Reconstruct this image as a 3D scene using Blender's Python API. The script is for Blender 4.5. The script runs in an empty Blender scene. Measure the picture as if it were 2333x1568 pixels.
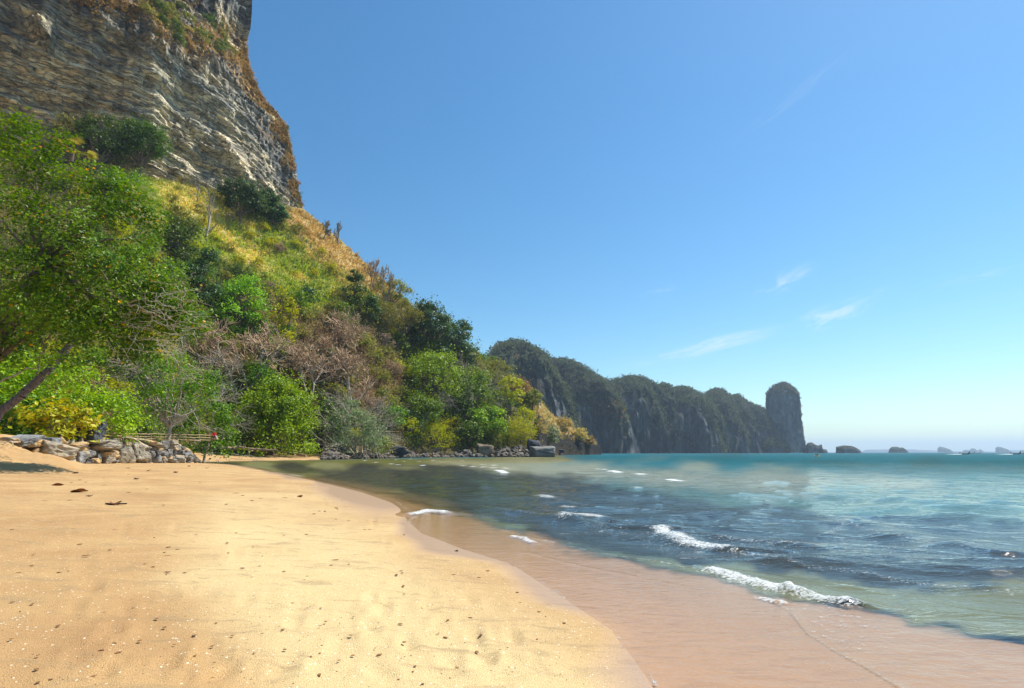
import bpy, math, random
import numpy as np
from mathutils import Vector, Matrix
from mathutils.bvhtree import BVHTree
R = math.radians
rng = np.random.default_rng(7)
random.seed(7)
scn = bpy.context.scene
COL = scn.collection

# ------------------------------------------------------------ camera, sky, sun, exposure
EYE = 1.6
PITCH = math.atan(108.4 / 512)
cam_d = bpy.data.cameras.new('camera')
cam_d.lens = 18.0; cam_d.sensor_width = 36.0
cam_d.clip_start = 0.05; cam_d.clip_end = 60000
cam = bpy.data.objects.new('camera', cam_d); COL.objects.link(cam)
cam.location = (0, 0, EYE); cam.rotation_euler = (math.pi / 2 + PITCH, 0, 0)
scn.camera = cam

SUN_AZ, SUN_EL = R(64), R(58)          # azimuth clockwise from the view direction (+Y)
world = bpy.data.worlds.new("World"); scn.world = world; world.use_nodes = True
wt = world.node_tree; wt.nodes.clear()
def wn(t, **k):
    n = wt.nodes.new(t)
    for a, b in k.items(): setattr(n, a, b)
    return n
w_out = wn('ShaderNodeOutputWorld'); w_bg = wn('ShaderNodeBackground')
w_sky = wn('ShaderNodeTexSky', sky_type='NISHITA', sun_disc=False)
w_sky.sun_elevation = SUN_EL; w_sky.sun_rotation = SUN_AZ
w_sky.air_density = 1.2; w_sky.dust_density = .25; w_sky.ozone_density = 4.5; w_sky.altitude = 0
w_bg.inputs['Strength'].default_value = 0.112
# saturation as a camera would record it (applies to the whole dome)
w_hs = wn('ShaderNodeHueSaturation'); w_hs.inputs['Saturation'].default_value = 1.22
wt.links.new(w_sky.outputs[0], w_hs.inputs['Color'])
# thin cirrus wisps, each anchored to a direction of the sky dome
tc = wn('ShaderNodeTexCoord')
def sky_dir(x, y):
    px, py = x * 1024 / 2333, y * 1024 / 2333
    a, b = (px - 512) / 512, (344 - py) / 512
    c, s = math.cos(PITCH), math.sin(PITCH)
    v = Vector((a, c - b * s, s + b * c)); v.normalize(); return v
w_tint = wn('ShaderNodeMix', data_type='RGBA', blend_type='MULTIPLY'); w_tint.inputs['Factor'].default_value = 1; w_tint.inputs['B'].default_value = (.97, 1.06, .97, 1)
wt.links.new(w_hs.outputs[0], w_tint.inputs['A']); last = w_tint.outputs['Result']
wisps = [((1640, 782), 0.150, 0.020, 9, .42), ((1890, 720), 0.075, 0.026, 14, .50), ((1790, 640), 0.07, 0.026, 22, .28),
         ((1500, 665), 0.05, 0.010, 12, .22), ((1520, 815), 0.13, 0.016, 6, .20), ((1930, 690), 0.10, 0.012, 14, .16), ((2240, 628), 0.08, 0.010, 2, .12),
         ((1820, 210), 0.16, 0.016, 24, .08)]
for (p, ra, rb, tilt, amt) in wisps:
    d = sky_dir(*p)
    right = d.cross(Vector((0, 0, 1))).normalized(); up = right.cross(d).normalized()
    t = R(tilt); ax = right * math.cos(t) + up * math.sin(t); ay = up * math.cos(t) - right * math.sin(t)
    def dot(v, k):
        n = wn('ShaderNodeVectorMath', operation='DOT_PRODUCT'); n.inputs[1].default_value = tuple(v)
        wt.links.new(tc.outputs['Generated'], n.inputs[0])
        m = wn('ShaderNodeMath', operation='MULTIPLY'); m.inputs[1].default_value = k
        wt.links.new(n.outputs['Value'], m.inputs[0]); return m.outputs[0]
    ua, ub, fw = dot(ax, 1 / ra), dot(ay, 1 / rb), dot(d, 1)
    comb = wn('ShaderNodeCombineXYZ'); wt.links.new(ua, comb.inputs[0]); wt.links.new(ub, comb.inputs[1])
    wt.links.new(fw, comb.inputs[2])
    ns = wn('ShaderNodeTexNoise'); ns.inputs['Scale'].default_value = 1.5; ns.inputs['Detail'].default_value = 9
    ns.inputs['Roughness'].default_value = .66; ns.inputs['Distortion'].default_value = .9
    sc = wn('ShaderNodeVectorMath', operation='MULTIPLY_ADD'); sc.inputs[1].default_value = (1.0, .8, 1); sc.inputs[2].default_value = (p[0] * .37, p[1] * .11, 0)
    wt.links.new(comb.outputs[0], sc.inputs[0]); wt.links.new(sc.outputs[0], ns.inputs['Vector'])
    ln = wn('ShaderNodeVectorMath', operation='LENGTH')
    c2 = wn('ShaderNodeCombineXYZ'); wt.links.new(ua, c2.inputs[0]); wt.links.new(ub, c2.inputs[1]); wt.links.new(c2.outputs[0], ln.inputs[0])
    mr = wn('ShaderNodeMapRange', interpolation_type='SMOOTHERSTEP'); mr.inputs['From Min'].default_value = 1.0; mr.inputs['From Max'].default_value = 0.0
    wt.links.new(ln.outputs['Value'], mr.inputs['Value'])
    nr = wn('ShaderNodeMapRange'); nr.inputs['From Min'].default_value = .42; nr.inputs['From Max'].default_value = .75
    wt.links.new(ns.outputs['Fac'], nr.inputs['Value'])
    m1 = wn('ShaderNodeMath', operation='MULTIPLY'); wt.links.new(mr.outputs[0], m1.inputs[0]); wt.links.new(nr.outputs[0], m1.inputs[1])
    fr = wn('ShaderNodeMath', operation='GREATER_THAN'); fr.inputs[1].default_value = 0.2; wt.links.new(fw, fr.inputs[0])
    m2 = wn('ShaderNodeMath', operation='MULTIPLY'); wt.links.new(m1.outputs[0], m2.inputs[0]); wt.links.new(fr.outputs[0], m2.inputs[1])
    m3 = wn('ShaderNodeMath', operation='MULTIPLY'); m3.inputs[1].default_value = min(1, amt * 1.8); wt.links.new(m2.outputs[0], m3.inputs[0])
    mx = wn('ShaderNodeMix', data_type='RGBA'); mx.inputs['B'].default_value = (6.2, 6.6, 7.2, 1)
    wt.links.new(m3.outputs[0], mx.inputs['Factor']); wt.links.new(last, mx.inputs['A']); last = mx.outputs['Result']
wt.links.new(last, w_bg.inputs['Color']); wt.links.new(w_bg.outputs[0], w_out.inputs['Surface'])

sun_d = bpy.data.lights.new('sun', 'SUN'); sun_d.energy = 5.0; sun_d.angle = R(0.53); sun_d.color = (1, .95, .86)
sun = bpy.data.objects.new('sun', sun_d); COL.objects.link(sun)
sdir = Vector((math.sin(SUN_AZ) * math.cos(SUN_EL), math.cos(SUN_AZ) * math.cos(SUN_EL), math.sin(SUN_EL)))
sun.rotation_euler = sdir.to_track_quat('Z', 'Y').to_euler(); sun.location = sdir * 300
vs = scn.view_settings
vs.view_transform = 'Standard'; vs.look = 'None'; vs.exposure = 0.5; vs.gamma = 1.0; vs.use_curve_mapping = False
scn.render.engine = 'CYCLES'
scn.cycles.max_bounces = 6; scn.cycles.transparent_max_bounces = 10; scn.cycles.volume_bounces = 0
scn.cycles.diffuse_bounces = 3; scn.cycles.glossy_bounces = 2; scn.cycles.transmission_bounces = 3
scn.cycles.use_denoising = True
scn.cycles.volume_step_rate = 10

# ------------------------------------------------------------ helpers
K = 1024 / 2333.0
cP, sP = math.cos(PITCH), math.sin(PITCH)
def ray(x, y):
    """direction (unnormalised) of a photo point, photo coordinates 2333 wide"""
    a = (np.asarray(x, float) * K - 512) / 512; b = (344 - np.asarray(y, float) * K) / 512
    return a, cP - b * sP, sP + b * cP
def at(x, y, D):
    """world point on the sight line of (x, y) at distance D along the ground axis Y"""
    a, f, u = ray(x, y); D = np.asarray(D, float)
    return V3(a / f * D, D, EYE + u / f * D)
def at_z(x, y, z=0.0):
    a, f, u = ray(x, y); t = (z - EYE) / u
    return V3(a * t, f * t, EYE + u * t)
def proj(P):
    P = np.asarray(P, float); X, Y, Z = P[..., 0], P[..., 1], P[..., 2] - EYE
    w = np.maximum(Y * cP + Z * sP, 1e-3); v = -Y * sP + Z * cP
    return (512 + 512 * X / w) / K, (344 - 512 * v / w) / K

def _h(ix, iy, iz, s):
    with np.errstate(over='ignore'):
        n = (ix.astype(np.int64) * 73856093) ^ (iy.astype(np.int64) * 19349663) ^ (iz.astype(np.int64) * 83492791) ^ (s * 2654435761)
        n = (n ^ (n >> 13)) * 1274126177
        n = (n ^ (n >> 16)) & 0xffffff
    return n / float(0xffffff) * 2 - 1
def noise(P, s=0):
    P = np.asarray(P, float); F = np.floor(P); f = P - F; f = f * f * f * (f * (f * 6 - 15) + 10); I = F.astype(np.int64)
    r = 0
    for dx in (0, 1):
        wx = f[..., 0] if dx else 1 - f[..., 0]
        for dy in (0, 1):
            wy = f[..., 1] if dy else 1 - f[..., 1]
            for dz in (0, 1):
                wz = f[..., 2] if dz else 1 - f[..., 2]
                r = r + wx * wy * wz * _h(I[..., 0] + dx, I[..., 1] + dy, I[..., 2] + dz, s)
    return r
def fbm(P, oct=4, s=0, gain=.5, lac=2.03):
    r = 0; a = 1; P = np.asarray(P, float)
    for k in range(oct):
        r = r + a * noise(P, s + k * 17); a *= gain; P = P * lac + 3.7
    return r
def ridged(P, oct=4, s=0):
    r = 0; a = 1; P = np.asarray(P, float)
    for k in range(oct):
        r = r + a * (1 - 2 * np.abs(noise(P, s + k * 17))); a *= .5; P = P * 2.03 + 3.7
    return r
def sstep(a, b, x):
    t = np.clip((x - a) / (b - a), 0, 1); return t * t * (3 - 2 * t)
def V3(x, y, z): return np.stack(np.broadcast_arrays(np.asarray(x, float), np.asarray(y, float), np.asarray(z, float)), -1)

def build(name, verts, faces, mat, col=None, smooth=True, attrs=None):
    """faces: (N,3) or (N,4) integer array"""
    m = bpy.data.meshes.new(name); V = np.asarray(verts, np.float32).reshape(-1, 3); Fc = np.asarray(faces, np.int32)
    k = Fc.shape[1]; m.vertices.add(len(V)); m.vertices.foreach_set('co', V.ravel())
    m.loops.add(Fc.size); m.loops.foreach_set('vertex_index', Fc.ravel())
    m.polygons.add(len(Fc)); m.polygons.foreach_set('loop_start', np.arange(len(Fc), dtype=np.int32) * k)
    m.polygons.foreach_set('use_smooth', np.full(len(Fc), smooth, bool))
    if col is not None:
        c = np.ones((len(V), 4), np.float32); c[:, :3] = col
        a = m.color_attributes.new('Col', 'FLOAT_COLOR', 'POINT'); a.data.foreach_set('color', c.ravel())
    for an, av in (attrs or {}).items():
        a = m.attributes.new(an, 'FLOAT', 'POINT'); a.data.foreach_set('value', np.asarray(av, np.float32).ravel())
    m.update(calc_edges=True); m.validate()
    m.materials.append(mat)
    return m
def gridfaces(nr, nc, wrap=False):
    i = np.arange(nr * nc).reshape(nr, nc)
    if wrap: i = np.concatenate([i, i[:, :1]], 1)
    return np.stack([i[:-1, :-1], i[:-1, 1:], i[1:, 1:], i[1:, :-1]], -1).reshape(-1, 4)
def link(name, mesh, parent=None, label=None, cat=None, group=None, kind=None, loc=None, rot=None, scale=None):
    o = bpy.data.objects.new(name, mesh); COL.objects.link(o)
    if parent: o.parent = parent
    if label: o['label'] = label
    if cat: o['category'] = cat
    if group: o['group'] = group
    if kind: o['kind'] = kind
    if loc is not None: o.location = tuple(float(q) for q in loc)
    if rot is not None: o.rotation_euler = rot
    if scale is not None: o.scale = scale if hasattr(scale, '__len__') else (scale,) * 3
    return o
def copy_thing(o, label=None, group=None, loc=None, rot=None, scale=None):
    c = o.copy(); COL.objects.link(c)
    if label: c['label'] = label
    if group: c['group'] = group
    if loc is not None: c.location = tuple(float(q) for q in loc)
    if rot is not None: c.rotation_euler = rot
    if scale is not None: c.scale = scale if hasattr(scale, '__len__') else (scale,) * 3
    for ch in [q for q in o.children]:
        d = ch.copy(); COL.objects.link(d); d.parent = c
        for g in [q for q in ch.children]:
            e = g.copy(); COL.objects.link(e); e.parent = d
    return c

# geometry batches
def tubes(P0, P1, r0, r1, n=4):
    """prisms along segments"""
    P0 = np.asarray(P0, float); P1 = np.asarray(P1, float); m = len(P0)
    d = P1 - P0; L = np.linalg.norm(d, axis=1, keepdims=True); d = d / np.maximum(L, 1e-6)
    ref = np.where(np.abs(d[:, 2:3]) < .9, np.array([[0, 0, 1.]]), np.array([[1., 0, 0]]))
    u = np.cross(d, ref); u /= np.maximum(np.linalg.norm(u, axis=1, keepdims=True), 1e-6); v = np.cross(d, u)
    an = np.arange(n) / n * 2 * math.pi
    ring = u[:, None, :] * np.cos(an)[None, :, None] + v[:, None, :] * np.sin(an)[None, :, None]
    r0 = np.broadcast_to(np.asarray(r0, float), (m,)); r1 = np.broadcast_to(np.asarray(r1, float), (m,))
    V = np.concatenate([P0[:, None] + ring * r0[:, None, None], P1[:, None] + ring * r1[:, None, None]], 1)
    b = np.arange(m)[:, None] * (2 * n); k = np.arange(n)[None, :]; k2 = (k + 1) % n
    F = np.stack([b + k, b + k2, b + n + k2, b + n + k], -1).reshape(-1, 4)
    return V.reshape(-1, 3), F
def join(parts):
    Vs, Fs, Cs, o = [], [], [], 0
    for p in parts:
        Vs.append(p[0]); Fs.append(p[1] + o); o += len(p[0])
        if len(p) > 2: Cs.append(np.broadcast_to(p[2], (len(p[0]), 3)))
    return np.concatenate(Vs), np.concatenate(Fs), (np.concatenate(Cs) if Cs else None)
def leafquads(C, N, size, aspect=.55, jitter=.5, fold=.25, g=None):
    """rhombic leaf faces at C facing about N"""
    g = g or rng; n = len(C)
    N = N + g.normal(0, jitter, (n, 3)); N /= np.linalg.norm(N, axis=1, keepdims=True) + 1e-9
    t = g.normal(0, 1, (n, 3)); t -= N * (t * N).sum(1, keepdims=True); t /= np.linalg.norm(t, axis=1, keepdims=True) + 1e-9
    b = np.cross(N, t); s = np.broadcast_to(np.asarray(size, float), (n,))[:, None]
    V = np.stack([C - t * s * .5, C + b * s * aspect * .5 + N * s * fold * .3, C + t * s * .5, C - b * s * aspect * .5 + N * s * fold * .3], 1)
    F = np.arange(n * 4).reshape(n, 4)
    return V.reshape(-1, 3), F
BOXF = np.array([[0, 3, 2, 1], [4, 5, 6, 7], [0, 1, 5, 4], [1, 2, 6, 5], [2, 3, 7, 6], [3, 0, 4, 7]])
def box(c, s, rz=0):
    x, y, z = np.array(s) / 2
    V = np.array([[-x, -y, -z], [x, -y, -z], [x, y, -z], [-x, y, -z], [-x, -y, z], [x, -y, z], [x, y, z], [-x, y, z]])
    ca, sa = math.cos(rz), math.sin(rz); V = V @ np.array([[ca, sa, 0], [-sa, ca, 0], [0, 0, 1]])
    return V + np.array(c), BOXF.copy()

# ------------------------------------------------------------ materials
class MT:
    def __init__(s, name):
        s.m = bpy.data.materials.new(name); s.m.use_nodes = True; s.t = s.m.node_tree; s.t.nodes.clear()
        s.out = s.n('ShaderNodeOutputMaterial')
    def n(s, t, ins=None, **k):
        n = s.t.nodes.new(t)
        for a, b in k.items(): setattr(n, a, b)
        for a, b in (ins or {}).items():
            if isinstance(b, bpy.types.NodeSocket): s.t.links.new(b, n.inputs[a])
            else: n.inputs[a].default_value = b
        return n
    def attr(s, name): return s.n('ShaderNodeAttribute', attribute_name=name)
    def noise(s, vec, scale, detail=5, rough=.55, dist=0):
        return s.n('ShaderNodeTexNoise', {'Vector': vec, 'Scale': scale, 'Detail': detail, 'Roughness': rough, 'Distortion': dist}).outputs['Fac']
    def mix(s, f, a, b, mode='MIX'):
        n = s.n('ShaderNodeMix', data_type='RGBA', blend_type=mode)
        for k, v in (('Factor', f), ('A', a), ('B', b)):
            if isinstance(v, bpy.types.NodeSocket): s.t.links.new(v, n.inputs[k])
            else: n.inputs[k].default_value = v if k == 'Factor' else tuple(v) + ((1,) if len(v) == 3 else ())
        return n.outputs['Result']
    def rng(s, v, a, b, c=0, d=1):
        return s.n('ShaderNodeMapRange', {'Value': v, 'From Min': a, 'From Max': b, 'To Min': c, 'To Max': d}).outputs[0]
    def math(s, op, a, b=0.0):
        return s.n('ShaderNodeMath', {0: a, 1: b}, operation=op).outputs[0]
    def coord(s, scale=(1, 1, 1), rot=(0, 0, 0), kind='Object'):
        t = s.n('ShaderNodeTexCoord').outputs[kind]
        return s.n('ShaderNodeMapping', {'Vector': t, 'Scale': scale, 'Rotation': rot}).outputs[0]
    def world(s, scale=(1, 1, 1), rot=(0, 0, 0)):
        t = s.n('ShaderNodeNewGeometry').outputs['Position']
        return s.n('ShaderNodeMapping', {'Vector': t, 'Scale': scale, 'Rotation': rot}).outputs[0]
    def bump(s, h, strength=.5, dist=.1, normal=None):
        i = {'Height': h, 'Strength': strength, 'Distance': dist}
        if normal is not None: i['Normal'] = normal
        return s.n('ShaderNodeBump', i).outputs[0]
    def pbr(s, col, rough=.8, normal=None, spec=.3, metal=0, **k):
        i = {'Base Color': col if isinstance(col, bpy.types.NodeSocket) else tuple(col) + (1,), 'Roughness': rough, 'Metallic': metal, 'Specular IOR Level': spec}
        if normal is not None: i['Normal'] = normal
        i.update(k); return s.n('ShaderNodeBsdfPrincipled', i).outputs[0]
    def end(s, sh):
        s.t.links.new(sh, s.out.inputs['Surface']); return s.m

def m_foliage(name='leaf_foliage', trans=.35, gloss=.35, rough=.42):
    M = MT(name); c = M.attr('Col').outputs['Color']
    inst = M.n('ShaderNodeObjectInfo').outputs['Random']
    v = M.n('ShaderNodeHueSaturation', {'Hue': M.rng(inst, 0, 1, .485, .515), 'Saturation': 1.14, 'Value': M.rng(inst, 0, 1, .85, 1.15), 'Color': c}).outputs[0]
    p = M.pbr(v, rough, spec=gloss)
    tcx = M.n('ShaderNodeHueSaturation', {'Hue': .49, 'Saturation': 1.1, 'Value': 1.5, 'Color': v}).outputs[0]
    tr = M.n('ShaderNodeBsdfTranslucent', {'Color': tcx}).outputs[0]
    return M.end(M.n('ShaderNodeMixShader', {0: trans, 1: p, 2: tr}).outputs[0])
def m_bark(name, c1, c2, scale=6):
    M = MT(name); v = M.coord((scale, scale, scale * .35))
    n = M.noise(v, 1, 6, .65)
    return M.end(M.pbr(M.mix(M.rng(n, .3, .7), c1, c2), .85, M.bump(n, .6, .05)))
def m_plain(name, c, rough=.6, spec=.3, var=.15, scale=3):
    M = MT(name); n = M.noise(M.coord(), scale, 5)
    f = tuple(min(1, q * (1 + var)) for q in c); g = tuple(q * (1 - var) for q in c)
    return M.end(M.pbr(M.mix(M.rng(n, .3, .7), g, f), rough, spec=spec))
def m_rock(name, dark, mid, warm, scale=.6, strata=3.0, wet_z=None, warm_amt=(.5, .62)):
    M = MT(name); v = M.coord((scale, scale, scale)); vl = M.coord((scale * .5, scale * .5, scale * strata))
    inst = M.n('ShaderNodeObjectInfo').outputs['Random']
    off = M.n('ShaderNodeVectorMath', {0: v, 1: M.n('ShaderNodeCombineXYZ', {0: M.math('MULTIPLY', inst, 40), 1: M.math('MULTIPLY', inst, 17)}).outputs[0]}, operation='ADD').outputs[0]
    a = M.noise(off, 1.2, 9, .68, .6); b = M.noise(vl, 2.2, 8, .7, .3); w = M.noise(off, .55, 4, .6, .5)
    c = M.mix(M.rng(a, .36, .62), dark, mid)
    ww = M.rng(M.math('ADD', w, M.math('MULTIPLY', M.math('SUBTRACT', inst, .5), .18)), *warm_amt)
    c = M.mix(ww, c, warm)
    lite = tuple(min(.7, q * 1.7 + .03) for q in mid)
    c = M.mix(M.math('MULTIPLY', M.rng(b, .55, .7), .55), c, lite)
    cr = M.n('ShaderNodeTexVoronoi', {'Vector': off, 'Scale': 1.6}, feature='DISTANCE_TO_EDGE').outputs['Distance']
    c = M.mix(M.math('MULTIPLY', M.rng(cr, .0, .03, 1, 0), .6), c, tuple(q * .35 for q in dark))
    if wet_z is not None:
        z = M.n('ShaderNodeSeparateXYZ', {0: M.n('ShaderNodeNewGeometry').outputs['Position']}).outputs[2]
        c = M.mix(M.math('MULTIPLY', M.rng(M.math('ADD', z, M.math('MULTIPLY', a, .6)), wet_z + .5, wet_z + .2), .75), c, tuple(q * .4 for q in dark))
    h = M.math('ADD', a, M.math('MULTIPLY', b, .7))
    return M.end(M.pbr(c, .85, M.bump(h, .9, .25 / scale * .25)))
# ------------------------------------------------------------ shoreline and beach profile
def horiz(x, D):
    """world xy of photo column x at distance D, on the ground"""
    a, f, u = ray(x, 1030); return np.array([a / f * D, D])
near_edge = [(1650, 1720), (1560, 1640), (1490, 1568), (1400, 1440), (1250, 1340), (1165, 1285), (1050, 1250), (960, 1215), (930, 1188), (905, 1150), (820, 1120), (700, 1092), (620, 1076), (560, 1064)]
shore = [tuple(at_z(x, y)[:2]) for x, y in near_edge]
shore = [(6.0, -30.0), (3.0, -6.0), (2.2, 0.0)] + shore
shore += [tuple(horiz(x, D)) for x, D in [(530, 70), (480, 78), (448, 81), (430, 85), (455, 90), (600, 104), (680, 112), (760, 120), (830, 140), (900, 162), (950, 172), (1030, 182), (1100, 186), (1180, 189), (1258, 190), (1262, 200), (1250, 235), (1262, 300), (1300, 360), (1350, 388), (1366, 400), (1372, 425), (1350, 520), (1150, 700)]]
shore = np.array(shore); land = np.concatenate([shore, [(-900, 900), (-900, -200), (6, -200)]])
def seg_dist(P, L, closed=False):
    P = np.asarray(P, float); best = np.full(P.shape[:-1], 1e9)
    n = len(L)
    for i in range(n if closed else n - 1):
        a, b = L[i], L[(i + 1) % n]; d = b - a
        t = np.clip(((P - a) @ d) / max(d @ d, 1e-9), 0, 1)
        q = P - (a + t[..., None] * d); best = np.minimum(best, (q * q).sum(-1))
    return np.sqrt(best)
def inside(P, poly):
    P = np.asarray(P, float); r = np.zeros(P.shape[:-1], bool); n = len(poly)
    for i in range(n):
        (x1, y1), (x2, y2) = poly[i], poly[(i + 1) % n]
        c = ((y1 > P[..., 1]) != (y2 > P[..., 1]))
        with np.errstate(divide='ignore', invalid='ignore'):
            r ^= c & (P[..., 0] < (x2 - x1) * (P[..., 1] - y1) / (y2 - y1 + 1e-12) + x1)
    return r
def shore_d(P):
    """signed distance to the waterline, land positive"""
    d = seg_dist(P, shore); return np.where(inside(P, land), d, -d)
wall_line = np.array([horiz(x, D) for x, D in [(-700, 18), (-250, 27), (-60, 34), (60, 40), (150, 46), (250, 53), (340, 60), (420, 69), (452, 76)]] + [horiz(500, 116), horiz(640, 130), horiz(760, 142)])
terr_poly = np.concatenate([wall_line, [horiz(760, 400), (-900, 600), (-900, -60), (-60, -20)]])
apron_px = [(900, 1140), (930, 1150), (1050, 1172), (1180, 1203), (1300, 1245), (1430, 1272), (1560, 1295), (1650, 1310), (1750, 1355), (1950, 1375), (2150, 1425), (2500, 1500), (2500, 1900), (1700, 1900), (1400, 1640), (1250, 1340), (1050, 1250), (930, 1188)]
apron_w = np.array([tuple(at_z(x, y)[:2]) for x, y in apron_px])
def zg(P):
    """ground height"""
    P = np.asarray(P, float)[..., :2]
    d = shore_d(P)
    z = np.where(d > 0, 1.15 * (1 - np.exp(-d / 20.0)), np.maximum(d * .055, -2.5 + 0 * d))
    # the near swash apron is almost level, the bed drops beyond it
    ad = seg_dist(P, apron_w, True); ad = np.where(inside(P, apron_w), 0, ad)
    nearm = sstep(34, 24, np.hypot(P[..., 0], P[..., 1]))
    z = np.where(d > 0, z, np.maximum(z, -(.012 + np.minimum(-d, 30) * .004 + ad * .16)) * nearm + z * (1 - nearm))
    far = sstep(78, 100, P[..., 1]) * np.where(d > 0, 1, 0) * sstep(0, 14, d) * .45
    z = z + far
    w = seg_dist(P, wall_line); tin = inside(P, terr_poly)
    tz = np.where(tin, sstep(0.2, 1.6, w), 0) * (2.25 - 1.85 * sstep(74, 96, P[..., 1]))
    z = z + tz
    m = horiz(-70, 33); q = P - m
    z = z + 1.7 * np.exp(-((q[..., 0] / 4.6) ** 2 + (q[..., 1] / 4.2) ** 2)) * (1 - .7 * (tz > .2))
    return z
def zg1(x, y): return float(zg(np.array([[x, y]]))[0])

# ------------------------------------------------------------ beach
ang_f = np.linspace(-54, 54, 480)
ang = np.radians(np.concatenate([ang_f, np.linspace(54, 306, 60)[1:-1]]))
r1 = 1.6 / (np.linspace(2.4, 0.035, 260))            # rows even in elevation angle
r2 = np.geomspace(46, 430, 60)[1:]
rr = np.concatenate([[0.05, .3, .5], r1, r2])
A_, R_ = np.meshgrid(ang, rr); X = R_ * np.sin(A_); Y = R_ * np.cos(A_); P2 = np.stack([X, Y], -1)
Z = zg(P2); dS = shore_d(P2)
dry = sstep(0.2, 3.0, dS)
Z = Z + .014 * fbm(V3(X * .7, Y * .7, 0), 4, 5) * dry
# footprints and scuffs
lump = fbm(V3(X * 2.6, Y * 2.6, 0), 3, 9); Z = Z + dry * np.where(R_ < 45, .010 * lump, 0)
Z = Z + .22 * np.exp(-((P2 - horiz(10, 33))[..., 0] / 8) ** 2 - ((P2 - horiz(10, 33))[..., 1] / 5) ** 2) * fbm(V3(X * .9, Y * .9, 3), 4, 31)
prnt = rng.uniform(size=(110, 4)); q = []
for a in prnt:
    px = at_z(150 + 1150 * a[0], 1110 + 440 * a[1] ** .8, .15)
    if shore_d(px[None, :2])[0] < .8: continue
    th = a[2] * 3.1; e = np.stack([(X - px[0]) * math.cos(th) + (Y - px[1]) * math.sin(th), -(X - px[0]) * math.sin(th) + (Y - px[1]) * math.cos(th)], -1)
    Z = Z - .028 * np.exp(-(e[..., 0] / .14) ** 2 - (e[..., 1] / .055) ** 2) + .010 * np.exp(-((np.hypot(e[..., 0] / .2, e[..., 1] / .11) - 1) / .3) ** 2)
M = MT('beach_sand')
pos = M.world(); wet = M.attr('wet').outputs['Fac']
big = M.noise(pos, .35, 4, .6, .8); fine = M.noise(pos, 90, 3, .7); med = M.noise(M.world((1, 2.4, 1), (0, 0, .5)), 1.6, 6, .62, .8)
vor = M.n('ShaderNodeTexVoronoi', {'Vector': pos, 'Scale': 120.0}); vor2 = M.n('ShaderNodeTexVoronoi', {'Vector': pos, 'Scale': 46.0})
base = M.mix(M.rng(big, .35, .65), (.44, .255, .108), (.58, .375, .165))
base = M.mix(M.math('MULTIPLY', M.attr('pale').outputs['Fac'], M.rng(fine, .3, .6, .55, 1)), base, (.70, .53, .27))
base = M.mix(M.math('MULTIPLY', M.rng(med, .53, .66), .5), base, (.33, .235, .125))
grain = M.mix(M.rng(vor.outputs['Distance'], .1, .6), (1.24, 1.22, 1.18), (.76, .75, .72))
base = M.mix(1.0, base, grain, 'MULTIPLY')
crs = M.n('ShaderNodeSeparateColor', {0: vor2.outputs['Color']}).outputs[0]
base = M.mix(M.math('MULTIPLY', M.rng(crs, .955, .965), M.rng(vor2.outputs['Distance'], .42, .28)), base, (.85, .74, .55))
base = M.mix(M.math('MULTIPLY', M.math('LESS_THAN', crs, .045), M.rng(vor2.outputs['Distance'], .34, .26)), base, (.16, .09, .045))
rip = M.noise(M.world((1.0, 5.0, 1), (0, 0, .35)), 2.2, 6, .7, .5)
wetc = M.mix(M.rng(fine, .3, .7), (.33, .215, .125), (.48, .32, .20))
wetc = M.mix(M.math('MULTIPLY', M.rng(rip, .52, .62), .35), wetc, (.25, .15, .085))
wetn = M.math('ADD', wet, M.math('MULTIPLY', M.math('SUBTRACT', big, .5), .25))
wf = M.rng(wetn, .30, .72)
col = M.mix(wf, base, wetc)
h = M.math('ADD', M.math('MULTIPLY', vor.outputs['Distance'], -.5), M.math('MULTIPLY', med, 3.0))
h = M.math('ADD', h, M.math('MULTIPLY', fine, .3))
bst = M.rng(wf, 0, 1, .5, .10)
nb = M.n('ShaderNodeBump', {'Height': h, 'Strength': bst, 'Distance': .03}).outputs[0]
sand_mat = M.end(M.pbr(col, M.rng(wf, 0, 1, .9, .34), nb, .35))
wet_a = sstep(1.1, 0.0, dS + .5 * fbm(V3(X * .4, Y * .4, 9), 3, 77)) * .9
wet_a = np.maximum(wet_a, sstep(3.2, .4, dS) * np.exp(-((np.hypot(X - at_z(800, 1130)[0], Y - at_z(800, 1130)[1]) / 8.) ** 2)))
bx, by = proj(V3(X, Y, Z))
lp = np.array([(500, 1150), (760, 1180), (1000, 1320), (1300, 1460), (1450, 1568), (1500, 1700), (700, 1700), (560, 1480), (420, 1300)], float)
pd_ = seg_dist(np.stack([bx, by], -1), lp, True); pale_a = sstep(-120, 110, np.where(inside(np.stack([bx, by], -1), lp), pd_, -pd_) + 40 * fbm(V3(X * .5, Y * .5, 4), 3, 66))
beach = link('beach', build('beach', V3(X, Y, Z), gridfaces(len(rr), len(ang), True), sand_mat, attrs={'wet': wet_a, 'pale': pale_a}), kind='structure')

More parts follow.
